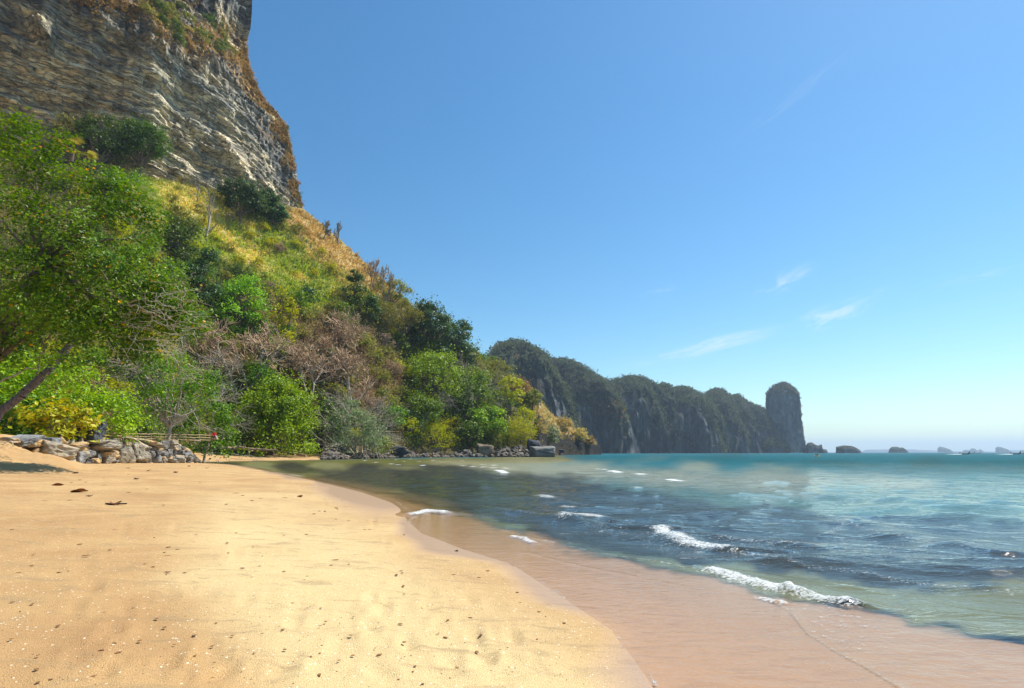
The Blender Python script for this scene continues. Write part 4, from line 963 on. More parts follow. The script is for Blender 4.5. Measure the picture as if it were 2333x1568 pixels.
put('drooping_tree', 868, 1034, 70, 45, 'olive', 'small olive tree whose twigs trail over the shore rocks right of the walkway', D=147, n=1500, px=2, low=.02, blobs=18, bark=mt_pale, twigfrac=.8, trunk_r=.12)
put('broadleaf_tree', 745, 1010, 90, 130, 'dark', 'dark green tree squeezed between the round bright tree and the drooping grey one', D=142, n=5000, px=2.3, low=.02)
put('bare_tree', 548, 905, 210, 185, '', 'wide reddish brown leafless tree above the round bright beach tree', kind='bare', px=1.3, stems=2, levels=4, mat=mt_pale)
put('bare_tree', 705, 925, 190, 160, '', 'leafless pinkish brown tree with pale limbs in the middle of the slope foot', kind='bare', px=1.3, stems=2, levels=4, mat=mt_pale)
put('bare_tree', 800, 935, 150, 150, '', 'leafless brown tree left of the shiny green thicket', kind='bare', px=1.3, stems=2, levels=4, mat=mt_pale)
put('bare_tree', 770, 800, 150, 100, '', 'brown twiggy tree in the centre of the brown scrub under the dark columnar tree', kind='bare', px=1.15, stems=3, levels=3, mat=mt_tan)
put('bright_tree', 545, 745, 125, 140, 'bright', 'vivid green round tree alone on the slope right of the big left tree', n=7500, px=2.5, low=.08, blobs=34, br=.2)
put('vine_tree', 640, 790, 66, 160, 'yellow', 'narrow yellow green vine draped tree right of the vivid round tree', n=4200, px=2.1, low=.0, blobs=26, flat=1.2, jitter=.8, mat=mt_leaf2)
put('lime_bush', 620, 835, 85, 75, 'bright', 'lime green sprawling bush below the vine draped tree', cat='bush', n=2200, px=2.5, low=.0)
put('hill_tree', 408, 600, 115, 130, 'dark', 'dark conical tree at the foot of the tall pale dead trunk', n=7500, px=2.3, low=.02, blobs=30)
put('hill_tree', 450, 690, 110, 150, 'evergreen', 'dark shaded tree between the almond crown and the vivid round tree', n=7500, px=2.4, low=.02, blobs=30)
put('hill_tree', 400, 520, 90, 50, 'olive', 'low olive tree with a flat top on the grass left of the pale dead trunk', n=2500, px=2, low=.1)
put('crown_tree', 318, 406, 122, 132, 'dark', 'umbrella shaped dark evergreen under the overhang, rightmost of the upper left group', n=13000, px=2.1, low=.30, blobs=40, br=.15, trunk_r=.5)
put('crown_tree', 222, 392, 125, 142, 'dark', 'broad dark evergreen left of the umbrella shaped one', n=12000, px=2.2, low=.15, blobs=36, br=.16)
put('crown_tree', 140, 374, 80, 130, 'olive', 'paler small crown behind the top of the big left tree', n=2500, px=2.2, low=.1)
put('crown_tree', 545, 512, 118, 108, 'evergreen', 'largest of the dark evergreens at the cliff foot right of the pale dead trunk', n=12000, px=2.1, low=.22, blobs=38, br=.15, trunk_r=.5)
put('crown_tree', 602, 498, 60, 75, 'evergreen', 'slim dark evergreen in the middle of the cliff foot group', n=6000, px=2.1, low=.25, blobs=22, br=.17)
put('crown_tree', 622, 520, 62, 62, 'evergreen', 'small round evergreen lowest and rightmost in the cliff foot group', n=6000, px=2.1, low=.15, blobs=22, br=.17)
put('crown_tree', 285, 450, 120, 70, 'green', 'sprawling green trees below the umbrella shaped evergreen', n=5000, px=2.2, low=.0, blobs=28)
put('dead_tree', 470, 548, 46, 150, '', 'tall pale leafless trunk standing in the grass below the cliff', kind='bare', px=1.2, stems=1, levels=2, mat=mt_pale, hz=.08, leaves='grey')
put('dead_tree', 450, 462, 26, 60, '', 'small pale snag higher up left of the tall leafless trunk', kind='bare', px=1.1, stems=1, levels=2, mat=mt_grey, hz=.1, leaves='grey')
put('column_tree', 806, 690, 38, 82, 'dark', 'dark round headed small tree standing above the dark columnar thicket', n=2200, px=2, low=.45, blobs=14)
put('column_tree', 815, 705, 82, 62, 'dark', 'dark columnar thicket in the middle of the golden slope', n=3500, px=2.1, low=.0)
put('column_tree', 842, 730, 60, 75, 'dark', 'lower dark tree of the columnar thicket, its right side overgrown', n=3000, px=2.1, low=.0)
put('blue_bush', 702, 690, 48, 52, 'evergreen', 'bluish green round bush alone left of the columnar thicket', cat='bush', n=1800, px=2.1, low=.0)
put('olive_tree', 905, 790, 120, 115, 'olive', 'feathery olive tree left of the big dark evergreen', n=6500, px=1.9, low=.1, blobs=36, br=.16, mat=mt_leaf2, jitter=.8)
put('olive_tree', 890, 705, 95, 70, 'olive', 'flat topped olive tree on the ridge above the feathery one', n=3500, px=1.9, low=.25, blobs=24, br=.16, mat=mt_leaf2, jitter=.8)
put('evergreen_tree', 975, 810, 115, 150, 'evergreen', 'tall dark evergreen on the ridge, the higher of the pair', n=17000, px=2.3, low=.04, blobs=60, br=.15, jitter=.6, flat=1)
put('evergreen_tree', 1040, 832, 100, 118, 'evergreen', 'dark evergreen on the ridge, the lower and more seaward of the pair', n=9500, px=2.2, low=.04, blobs=50, br=.15, jitter=.6, flat=1)
put('dead_tree', 772, 565, 30, 66, '', 'bare forked tree on the golden ridge against the sky, highest of the snags', kind='bare', px=1.3, stems=1, levels=3, mat=mt_grey, hz=.3, leaves='grey')
put('dead_tree', 738, 545, 34, 48, '', 'twiggy brown bare tree just left of the bare forked tree', kind='bare', px=1.1, stems=1, levels=4, mat=mt_grey, leaves='grey')
put('dead_tree', 850, 660, 44, 76, '', 'tall thin bare tree on the ridge above the columnar thicket', kind='bare', px=1.1, stems=2, levels=3, mat=mt_grey, leaves=('olive', 120, .4))
put('dead_tree', 875, 690, 46, 90, '', 'pair of spindly bare stems on the ridge right of the columnar thicket', kind='bare', px=1.1, stems=2, levels=3, mat=mt_grey, leaves=('olive', 120, .4))
put('dead_tree', 945, 690, 46, 60, '', 'leaning snag with a few leaves on the ridge above the dark evergreen pair', kind='bare', px=1.3, stems=1, levels=3, mat=mt_pale, hz=.5, leaves=('green', 160, .5))
put('dead_tree', 1108, 805, 46, 60, '', 'bare thin tree against the sky just seaward of the dark evergreen pair', kind='bare', px=1.1, stems=2, levels=3, mat=mt_grey, leaves=('olive', 90, .5))
put('green_tree', 985, 905, 160, 115, 'bright', 'bright green tree with a smooth sloping canopy under the dark evergreen pair', n=11000, px=2.2, low=.0, blobs=56, br=.16, flat=.7)
put('green_tree', 1070, 935, 130, 110, 'green', 'green tree with pale dangling twigs seaward of the smooth sloping canopy', n=8500, px=2.2, low=.0, blobs=46, bark=mt_pale, twigfrac=.6)
put('green_tree', 960, 990, 110, 100, 'green', 'mixed green tree directly under the smooth sloping canopy', n=6000, px=2.2, low=.0, blobs=36, bark=mt_pale, twigfrac=.5)
put('green_tree', 1108, 1005, 100, 85, 'bright', 'layered vivid green tree over the shore rocks', n=6000, px=2.3, low=.1, blobs=36, br=.15, flat=.45)
put('bamboo_clump', 985, 1018, 120, 68, 'yellow', 'drooping yellow green bamboo over the shore rocks under the mixed green tree', cat='bamboo', n=6500, px=1.8, low=.0, blobs=34, mat=mt_leaf2, aspect=.25, jitter=.9, drop=.3)
put('bamboo_clump', 1185, 1018, 86, 84, 'yellow', 'yellow green bamboo clump next to the large grey boulder', cat='bamboo', n=5500, px=1.9, low=.0, blobs=30, mat=mt_leaf2, aspect=.3, jitter=.9, drop=.3)
put('bamboo_clump', 1125, 1020, 50, 50, 'olive', 'small olive bamboo clump between the vivid layered tree and the yellow green clump', cat='bamboo', n=2000, px=1.9, low=.0, mat=mt_leaf2, aspect=.25, jitter=.9, drop=.3)
put('slender_tree', 1165, 975, 70, 125, 'yellow', 'slender lime leaved tree leaning seaward above the large grey boulder', n=3400, px=2.1, low=.3, blobs=30, br=.13, trunk_r=.35)
put('slender_tree', 1212, 950, 52, 68, 'olive', 'feathery flat olive tree at the seaward end of the woods', n=3200, px=1.9, low=.2, blobs=22, flat=.4, mat=mt_leaf2)
put('olive_tree', 1130, 905, 95, 85, 'olive', 'brownish olive tree on the ridge right of the dark evergreen pair', n=4200, px=1.9, low=.1, blobs=28, br=.15, mat=mt_leaf2, jitter=.8)
put('olive_tree', 1182, 920, 70, 62, 'rust', 'rust tinged thin tree where the ridge meets the far cliffs', n=2400, px=1.9, low=.1, mat=mt_leaf2, jitter=.8)
put('dead_tree', 1232, 925, 36, 62, '', 'grey bare tree above the golden headland grass', kind='bare', px=1.2, stems=1, levels=4, mat=mt_grey, leaves='grey')
put('gold_bush', 1283, 985, 56, 34, 'gold', 'large rounded golden bush on the dark headland, nearer the woods', cat='bush', n=3200, px=1.8, low=.0, mat=mt_leaf2, jitter=.9)
put('gold_bush', 1318, 1000, 44, 26, 'gold', 'smaller golden bush towards the tip of the dark headland', cat='bush', n=2200, px=1.8, low=.0, mat=mt_leaf2, jitter=.9)
put('gold_bush', 1340, 1012, 34, 20, 'rust', 'brownish bush at the very tip of the dark headland', cat='bush', n=1400, px=1.8, low=.0, mat=mt_leaf2, jitter=.9)
put('headland_tree', 1250, 1008, 62, 46, 'grey', 'grey green tree in the notch of the dark headland behind the large boulder', n=3200, px=2, low=.05, bark=mt_pale)

# repeated trees and shrubs of the slope: a few built once, then copied one by one
def proto(kind, seed):
    if kind == 'scrub': return leafy(seed, 7, 5, 1300, .55, 'olive', 16, .24, .02, mat=mt_leaf2, jitter=.8)
    if kind == 'yellow': return leafy(seed, 7, 5, 1500, .52, 'yellow', 16, .24, .02, mat=mt_leaf2, jitter=.8)
    if kind == 'green': return leafy(seed, 8, 7.5, 2200, .55, 'green', 20, .22, .05)
    if kind == 'dark': return leafy(seed, 7, 7, 2000, .52, 'dark', 20, .22, .05)
    if kind == 'rust': return leafy(seed, 7, 5.5, 900, .45, 'rust', 16, .24, .05, mat=mt_leaf2, jitter=.9, bark=mt_pale, twigfrac=.8)
    if kind == 'gold': return leafy(seed, 5, 2.6, 900, .5, 'gold', 14, .26, .0, mat=mt_leaf2, jitter=.9)
    if kind == 'bare': return bare(seed, 8, 8.5, 4, rmin=.055, mat=mt_tan, leaves=('rust', 420, .38))
    if kind == 'twiggy': return bare(seed, 6, 6.5, 4, rmin=.06, mat=mt_grey)
NM = {'scrub': 'olive_shrub', 'yellow': 'yellow_shrub', 'green': 'slope_tree', 'dark': 'dark_slope_tree', 'rust': 'rusty_tree', 'gold': 'golden_shrub', 'bare': 'bare_tree', 'twiggy': 'bare_shrub'}
LB = {'scrub': ('olive green shrub among the mixed scrub of the slope', 'olive shrubs of the slope', 'shrub'), 'yellow': ('yellow green shrub among the mixed scrub of the slope', 'yellow green shrubs of the slope', 'shrub'),
      'green': ('mid green leafy tree filling the wooded part of the slope', 'mid green trees of the slope', 'tree'), 'dark': ('dark green tree filling the wooded part of the slope', 'dark green trees of the slope', 'tree'),
      'rust': ('thin rust brown tree in the brown scrub of the slope', 'rust brown trees of the slope', 'tree'), 'gold': ('golden dry bush on the sunny grass slope', 'golden dry bushes of the slope', 'bush'),
      'bare': ('leafless pale limbed tree in the brown scrub of the slope', 'leafless trees of the slope', 'tree'), 'twiggy': ('leafless grey brown shrub on the slope', 'leafless shrubs of the slope', 'shrub')}
LM = [(545, 680, 'the vivid round tree'), (548, 830, 'the wide reddish bare tree'), (622, 940, 'the round beach tree'), (805, 975, 'the drooping grey tree'), (702, 665, 'the blue green bush'), (818, 660, 'the dark columnar thicket'), (905, 740, 'the feathery olive tree'), (1010, 760, 'the dark evergreen pair'), (985, 860, 'the sloping green canopy'), (1108, 965, 'the layered vivid tree'), (985, 990, 'the drooping bamboo'), (1165, 900, 'the slender lime tree'), (470, 480, 'the tall pale dead trunk'), (560, 460, 'the cliff foot evergreens'), (410, 540, 'the dark conical tree'), (640, 720, 'the vine draped tree'), (385, 900, 'the fence tree'), (772, 530, 'the forked ridge snag'), (310, 350, 'the umbrella shaped evergreen'), (705, 850, 'the middle leafless tree'), (745, 945, 'the squeezed dark tree'), (872, 650, 'the spindly ridge stems')]
DS = {'scrub': 'olive shrub', 'yellow': 'yellow green shrub', 'green': 'mid green tree', 'dark': 'dark green tree', 'rust': 'thin rusty brown tree', 'gold': 'golden dry bush', 'bare': 'leafless pale limbed tree', 'twiggy': 'leafless grey brown shrub'}
def where(kd, x, y, sc):
    a_, b_, nm = min(LM, key=lambda q: math.hypot(q[0] - x, q[1] - y - 0)); dx, dy = x - a_, y - 15 - b_; far_ = 'well ' if math.hypot(dx, dy) > 75 else 'just ' if math.hypot(dx, dy) < 38 else ''
    if abs(dx) > 2 * abs(dy): r_ = 'seaward of' if dx > 0 else 'inland of'
    elif abs(dy) > 2 * abs(dx): r_ = 'below' if dy > 0 else 'above'
    else: r_ = ('below and ' if dy > 0 else 'above and ') + ('seaward of' if dx > 0 else 'inland of')
    return ('small ' if sc < .62 else 'large ' if sc > 1.0 else '') + DS[kd] + ' ' + far_ + r_ + ' ' + nm
PR = {}
for kd in NM:
    PR[kd] = [proto(kd, 300 + 13 * i + len(kd)) for i in range(3)]
ROOTS = {}
def drop_plant(kd, pos, sc, what=None, label=None, group=None):
    i = int(rng.integers(0, 3)); key = (kd, i)
    if key not in ROOTS:
        t = plant(NM[kd], PR[kd][i], pos, label or LB[kd][0], LB[kd][2], group or LB[kd][1], rng.uniform(0, 6.28), sc); ROOTS[key] = t
    else: t = copy_thing(ROOTS[key], label or LB[kd][0], group or LB[kd][1], pos, (0, 0, rng.uniform(0, 6.28)), sc)
    return t
cnt = 0; tries = 0; placed = []
while cnt < 285 and tries < 9000:
    tries += 1
    x = rng.uniform(200, 1225) if rng.random() < .9 else rng.uniform(-60, 300); y = rng.uniform(395, 1030)
    r = hit(x, y)
    if r is None or r[0][2] < 3: continue
    if x > 740 and y > 1016: continue
    yg, go, br, hd = [float(zone(np.array(x), np.array(y), z, 20)) for z in (Z_YG, Z_GOLD, Z_BROWN, Z_HEAD)]
    dd = [math.hypot(x - a_, (y - b_)) for a_, b_ in placed]; sp = 17 if yg + go < .5 else 30
    if dd and min(dd) < sp: continue
    q = rng.random()
    if hd > .4: continue
    if yg > .5: kd = 'yellow' if q < .55 else 'scrub' if q < .8 else 'twiggy'; sc = rng.uniform(.45, .8)
    elif go > .5: kd = 'gold' if q < .5 else 'twiggy' if q < .8 else 'scrub'; sc = rng.uniform(.4, .7)
    elif br > .5: kd = 'bare' if q < .10 else 'rust' if q < .26 else 'twiggy' if q < .34 else 'scrub' if q < .80 else 'gold' if q < .88 else 'green' if q < .95 else 'yellow'; sc = rng.uniform(.8, 1.25)
    elif x > 880 and y > 790: kd = 'green' if q < .5 else 'yellow' if q < .75 else 'dark' if q < .85 else 'scrub'; sc = rng.uniform(.8, 1.15)
    elif x < 480: kd = 'green' if q < .35 else 'dark' if q < .6 else 'yellow' if q < .85 else 'scrub'; sc = rng.uniform(.7, 1.1)
    else: kd = 'scrub' if q < .3 else 'yellow' if q < .5 else 'twiggy' if q < .62 else 'rust' if q < .72 else 'green' if q < .86 else 'dark' if q < .93 else 'bare'; sc = rng.uniform(.6, 1.05)
    p = r[0]; dk = min(1.25, p[1] / 150.)
    crest_y = np.interp(x, HC[:, 0], HC[:, 2])
    if y < crest_y + 30: sc *= .6
    placed.append((x, y)); drop_plant(kd, p - [0, 0, .3], sc * dk, label=where(kd, x, y, sc)); cnt += 1
print('slope plants', cnt)
# bushes on the cliff ledge and rim
cnt = 0; tries = 0
while cnt < 34 and tries < 900:
    tries += 1; x = rng.uniform(330, 555); y = (x - 400) * .52 + 55 + rng.normal(0, 36)
    if y < -10 or y > 135: continue
    r = hit(x, y, 'cliff')
    if r is None: continue
    sp_ = 'near the outer corner' if x > 490 else 'above the broad overhang' if x < 410 else 'in the middle of the ledge'; sp_ += ', upper row' if y < (x - 400) * .52 + 40 else ', lower row'
    kd = ['dark', 'scrub', 'dark', 'gold'][int(rng.integers(0, 4))]
    drop_plant(kd, r[0] - [0, 0, .6], rng.uniform(.5, 1.0), label={'dark': 'dark bush on the high cliff ledge ' + sp_, 'scrub': 'olive bush on the high cliff ledge ' + sp_, 'gold': 'tawny grass cushion on the high cliff ledge ' + sp_}[kd], group='bushes on the high cliff ledge'); cnt += 1
for x, y, kd, sc in [(583, 150, 'scrub', .5), (592, 178, 'yellow', .45), (630, 243, 'dark', .35), (652, 268, 'dark', .45), (656, 292, 'dark', .42), (658, 330, 'scrub', .4), (664, 350, 'dark', .4), (668, 390, 'twiggy', .5), (676, 422, 'twiggy', .75), (684, 448, 'dark', .5), (680, 470, 'scrub', .5), (560, 95, 'scrub', .4), (575, 130, 'gold', .5)]:
    r = hit(x - 4, y, 'both')
    if r is not None: drop_plant(kd, r[0] - [0, 0, .8], sc, label={'dark': 'small dark bush on the outer edge of the big cliff', 'scrub': 'small olive bush on the outer edge of the big cliff', 'yellow': 'small yellow green bush on the outer edge of the big cliff', 'twiggy': 'leafless shrub on the outer edge of the big cliff', 'gold': 'golden tuft on the outer edge of the big cliff'}[kd], group='bushes on the cliff edge')

# undergrowth and grass: nobody could count them
def scatter(n, fn, soft=0):
    out = []
    while len(out) < n:
        x = rng.uniform(-80, 1368, n); y = rng.uniform(385, 1032, n)
        cy_ = np.interp(x, HC[:, 0], HC[:, 2]); ok = (y > cy_) & fn(x, y)
        for a_, b_ in zip(x[ok], y[ok]):
            r = hit(a_, b_)
            if r is not None: out.append((a_, b_, *r[0], *r[1]))
            if len(out) >= n: break
    return np.array(out)
S = scatter(15000, lambda x, y: (zone(x, y, Z_YG) + zone(x, y, Z_GOLD, 30) + zone(x, y, Z_HEAD, 12) > .4) | (rng.random(x.shape) < .12))
B0 = S[:, 2:5]; nb_ = 5; g = rng; idx = np.repeat(np.arange(len(S)), nb_); Ln = (g.uniform(.7, 1.5, len(idx)) * np.clip(B0[idx, 1] / 170, .5, 1.8))
root = B0[idx] + g.normal(0, .45, (len(idx), 3)) * [1, 1, .1] - [0, 0, .15]; dirn = g.normal(0, .6, (len(idx), 3)) + [.25, -.1, 1.0]; dirn /= np.linalg.norm(dirn, axis=1, keepdims=True)
sd = np.cross(dirn, g.normal(0, 1, dirn.shape)); sd /= np.linalg.norm(sd, axis=1, keepdims=True); wd = (.13 * Ln)[:, None]
V = np.stack([root - sd * wd, root + sd * wd, root + dirn * (Ln * .6)[:, None] + sd * wd * .8, root + dirn * Ln[:, None] + np.array([.2, -.1, -.25]) * Ln[:, None] * .6], 1)
tn, yg, go, br, hd = ground_tint(S[:, 0], S[:, 1], B0); tn = tn * 1.25; cc = np.repeat(tn, nb_, 0) * g.uniform(.7, 1.3, (len(idx), 1)); gm = (np.repeat(yg, nb_) > .5) & (g.random(len(idx)) < .35); cc[gm] = cc[gm] * [.55, .85, .6]
link('slope_grass', build('slope_grass', V.reshape(-1, 3), np.arange(len(idx) * 4).reshape(-1, 4), mt_grass, col=np.repeat(cc, 4, 0), smooth=False), label='long dry golden and yellow green grass covering the upper slope', cat='grass', kind='stuff')
S = scatter(12500, lambda x, y: (zone(x, y, Z_YG) + zone(x, y, Z_GOLD, 30) < .6) & (y < 1024) & ((x < 1215) | (y < 985)) | (rng.random(x.shape) < .04))
idx = np.repeat(np.arange(len(S)), 13); sc = np.clip(S[:, 3] / 140, .5, 1.6)[idx]
C = S[idx, 2:5] + g.normal(0, .62, (len(idx), 3)) * sc[:, None] + np.stack([0 * sc, 0 * sc, g.uniform(0, 1.0, len(idx)) ** 2 * 3.2 * sc], -1)
V, F = leafquads(C, S[idx, 5:8] + [0, 0, .5], .5 * sc * g.uniform(.6, 1.3, len(idx)), .6, .6, g=g)
yg, br = zone(S[:, 0], S[:, 1], Z_YG), zone(S[:, 0], S[:, 1], Z_BROWN, 60); pick = g.random(len(S)) + .35 * noise(S[:, 2:5] * .06, 3)
bc = np.where((br > .5)[:, None], np.where((pick < .6)[:, None], [.22, .15, .085], [.20, .19, .06]), np.where((pick < .3)[:, None], [.06, .11, .025], np.where((pick < .62)[:, None], [.13, .18, .03], np.where((pick < .9)[:, None], [.26, .25, .045], [.27, .19, .09]))))
link('undergrowth', build('undergrowth', V, F, mt_leaf2, col=np.repeat(bc[idx] * g.uniform(.7, 1.3, (len(idx), 1)), 4, 0), smooth=False), label='mixed low scrub and creepers covering the lower slope', cat='undergrowth', kind='stuff')
# tawny grass on the cliff ledge and edge
pts = []
for _ in range(9000):
    if rng.random() < .6: x = rng.uniform(130, 570); y = (x - 400) * .42 + 48 + rng.normal(0, 30)
    else:
        y = rng.uniform(110, 470); x = np.interp(y, edge_px[:, 1], edge_px[:, 0]) - abs(rng.normal(0, 14)) - 1
    if y < -20: continue
    if noise(np.array([[x * .03, y * .03, 0]]), 4)[0] < -.15: continue
    r = hit(x, y, 'cliff')
    if r is not None: pts.append((*r[0], *r[1]))
    if len(pts) > 5200: break
S = np.array(pts); idx = np.repeat(np.arange(len(S)), 5); C = S[idx, :3] + g.normal(0, .6, (len(idx), 3)); 
V, F = leafquads(C, S[idx, 3:6] + [0, 0, .4], g.uniform(.5, 1.3, len(idx)), .35, .7, g=g)
bc = np.array([.36, .235, .11]) * g.uniform(.6, 1.4, (len(idx), 1)); m_ = g.random(len(idx)) < .16; bc[m_] = [.12, .13, .03]
link('cliff_grass', build('cliff_grass', V, F, mt_grass, col=np.repeat(bc, 4, 0), smooth=False), label='tawny dry grass on the ledges of the big cliff', cat='grass', kind='stuff')
# woods on the far range and the sea stack
Cs, Ns, cl = [], [], []
for P_, veg, og, gg, D in FAR:
    fr = P_[: P_.shape[0] // 2 + 14]; vg = veg[: fr.shape[0]].ravel(); og_ = og[: fr.shape[0]].ravel(); Q = fr.reshape(-1, 3); w = vg ** 1.3 + .012; w[Q[:, 2] < 2] = 0
    k = g.choice(len(Q), 5200, p=w / w.sum()); jj = g.normal(0, 3.5, (5200, 3)); base = Q[k] + jj * [1, .5, .5]
    s = g.uniform(.6, 1.4, 5200) * 2.6
    for q in range(4):
        Cs.append(base + g.normal(0, 1.25, base.shape) + [0, -1.0, .8]); Ns.append(np.tile([.2, -.5, .8], (5200, 1)) + g.normal(0, .4, base.shape)); m_ = (og_[k] > .25) & (g.random(5200) < .6)
        c_ = np.where((g.random((5200, 1)) < .5), [.042, .058, .018], [.065, .078, .025]) * g.uniform(.7, 1.4, (5200, 1)); c_[m_] = np.array([.26, .14, .06]) * .9; cl.append(c_)
C = np.concatenate(Cs); N = np.concatenate(Ns); cl = np.concatenate(cl)
V, F = leafquads(C, N, g.uniform(1.6, 3.4, len(C)), .8, .4, g=g)
link('far_woods', build('far_woods', V, F, mt_leaf2, col=np.repeat(cl, 4, 0), smooth=False), label='dense dark woods clothing the far limestone range', cat='woods', kind='stuff')
Q = stackP[96:].reshape(-1, 3); k = g.integers(0, len(Q), 3500); Q2 = stackP[40:96].reshape(-1, 3); k2 = g.integers(0, len(Q2), 500)
C = np.concatenate([Q[k], Q2[k2]]) + g.normal(0, 1.6, (4000, 3)); V, F = leafquads(C, g.normal(0, .5, C.shape) + [.2, -.4, .9], g.uniform(1.8, 4, 4000), .8, g=g)
link('bushes', build('bushes', V, F, mt_leaf2, col=np.repeat(np.where(g.random((4000, 1)) < .8, [.05, .06, .022], [.16, .11, .05]) * g.uniform(.7, 1.3, (4000, 1)), 4, 0), smooth=False), st_e)['kind'] = 'stuff'

# fan palms at the edge of the big tree and on the outer edge of the cliff
def palm(name, loc, size, n, label, pal, seed, cat='palm', group=None):
    g = np.random.default_rng(seed); t = link(name, None, label=label, cat=cat, group=group, loc=loc)
    V, F = tubes([[0, 0, -size * .6]], [[0, 0, size * .1]], size * .07, size * .06, 8); link('trunk', build('trunk', V, F, mt_bark), t)
    for k in range(n):
        a = k / n * 6.28 + g.normal(0, .25); e = g.uniform(-.1, 1.1); d = np.array([math.cos(a) * math.cos(e), math.sin(a) * math.cos(e), math.sin(e)]); tip = d * size * .55
        sd = np.cross(d, [0, 0, 1.]); sd /= np.linalg.norm(sd); Q = []
        for j in np.linspace(-1.1, 1.1, 13):
            r_ = d * math.cos(j) + sd * math.sin(j); L_ = size * .55 * (1 - .15 * abs(j)); w_ = np.cross(r_, np.cross(d, sd)); w_ /= np.linalg.norm(w_); q = tip + r_ * L_ - np.array([0, 0, .12 * L_])
            Q += [tip, tip + r_ * L_ * .5 + w_ * size * .03, q, tip + r_ * L_ * .5 - w_ * size * .03]
        V = np.array(Q); F = np.arange(len(Q)).reshape(-1, 4); V2, F2 = tubes([[0, 0, 0]], [tip], size * .018, size * .012, 5)
        V, F, _ = join([(V, F), (V2, F2)]); link('frond', build('frond', V, F, mt_leaf2, col=np.array(pal) * g.uniform(.8, 1.2), smooth=False), t)
palm('fan_palm', at(322, 505, 42), 1.9, 9, 'pale fan palm fronds poking out of the right side of the big left tree', (.28, .30, .16), 1)
palm('fan_palm', at(318, 455, 43), 1.5, 8, 'upper pale fan palm beside the big left tree, below the umbrella shaped evergreen', (.26, .28, .13), 2)
palm('fan_palm', at(168, 345, 44), 1.8, 9, 'yellowish fan palm beside the top of the big left tree', (.30, .27, .09), 3)
for i, (x, y, lb) in enumerate([(654, 268, 'spiky dark plant at the sharp bulge of the outer cliff edge'), (662, 292, 'spiky dark plant just below the one on the sharp bulge'), (632, 243, 'spiky dark plant higher on the outer cliff edge above the bulge')]):
    r = hit(x - 3, y, 'both')
    if r is not None: palm('spiky_plant', r[0] + r[1] * .8, 2.2, 9, lb, (.05, .08, .03), 30 + i, 'plant', 'spiky plants on the cliff edge')
# ------------------------------------------------------------ rocks
def ico(sub):
    import bmesh
    bm = bmesh.new(); bmesh.ops.create_icosphere(bm, subdivisions=sub, radius=1.0)
    V = np.array([v.co[:] for v in bm.verts]); F = np.array([[v.index for v in f.verts] for f in bm.faces]); bm.free(); return V, F
ICO4, ICO3, ICO2 = ico(5), ico(4), ico(3)
def rock_shape(seed, base=ICO4, planes=16, rough=.05, boxy=.5):
    g = np.random.default_rng(seed); V, F = base; N = g.normal(0, 1, (planes, 3)); N /= np.linalg.norm(N, axis=1, keepdims=True)
    N = np.concatenate([N, np.eye(3) + g.normal(0, .15, (3, 3)), -np.eye(3) + g.normal(0, .15, (3, 3))]); N /= np.linalg.norm(N, axis=1, keepdims=True)
    dd = np.concatenate([g.uniform(.78, 1.05, planes), g.uniform(.62, .8, 6)])
    c = np.maximum(V @ N.T, 1e-3); r = (dd[None] / c); r = -np.log(np.exp(-r * 26).sum(1)) / 26
    P = V * np.clip(r, .2, 1.5)[:, None]
    P = P * (1 + rough * fbm(P * 2.1, 4, seed) + rough * .45 * ridged(P * np.array([2.5, 2.5, 7.]), 3, seed + 3) + rough * .35 * fbm(P * 9, 2, seed + 8))[:, None]
    m = np.abs(P).max(0); return P / m, F
mr_buff = m_rock('boulder_buff', (.17, .15, .12), (.40, .34, .25), (.56, .36, .15), .55, 2.2)
mr_grey = m_rock('boulder_grey', (.10, .10, .10), (.29, .285, .27), (.48, .37, .22), .55, 2.5, warm_amt=(.55, .70))
mr_shore = m_rock('shore_rock', (.055, .047, .040), (.19, .165, .135), (.34, .25, .15), .35, 1.6, wet_z=.2, warm_amt=(.52, .68))
mr_dark = m_rock('dark_rock', (.030, .032, .037), (.085, .09, .10), (.15, .13, .11), .5, 5.5, warm_amt=(.66, .8))
stones = [[build('stone', *rock_shape(40 + i, rough=.07), m, smooth=True) for i in range(7)] for m in (mr_buff, mr_grey)]
for lst in stones:
    for m in lst: m.shade_flat() if hasattr(m, 'shade_flat') and False else None
wall = link('boulder_wall', None, label='dry stacked wall of big buff and grey boulders holding up the grassy terrace', cat='boulder wall', loc=(*horiz(240, 52), 0))
wb = np.array(wall.location)
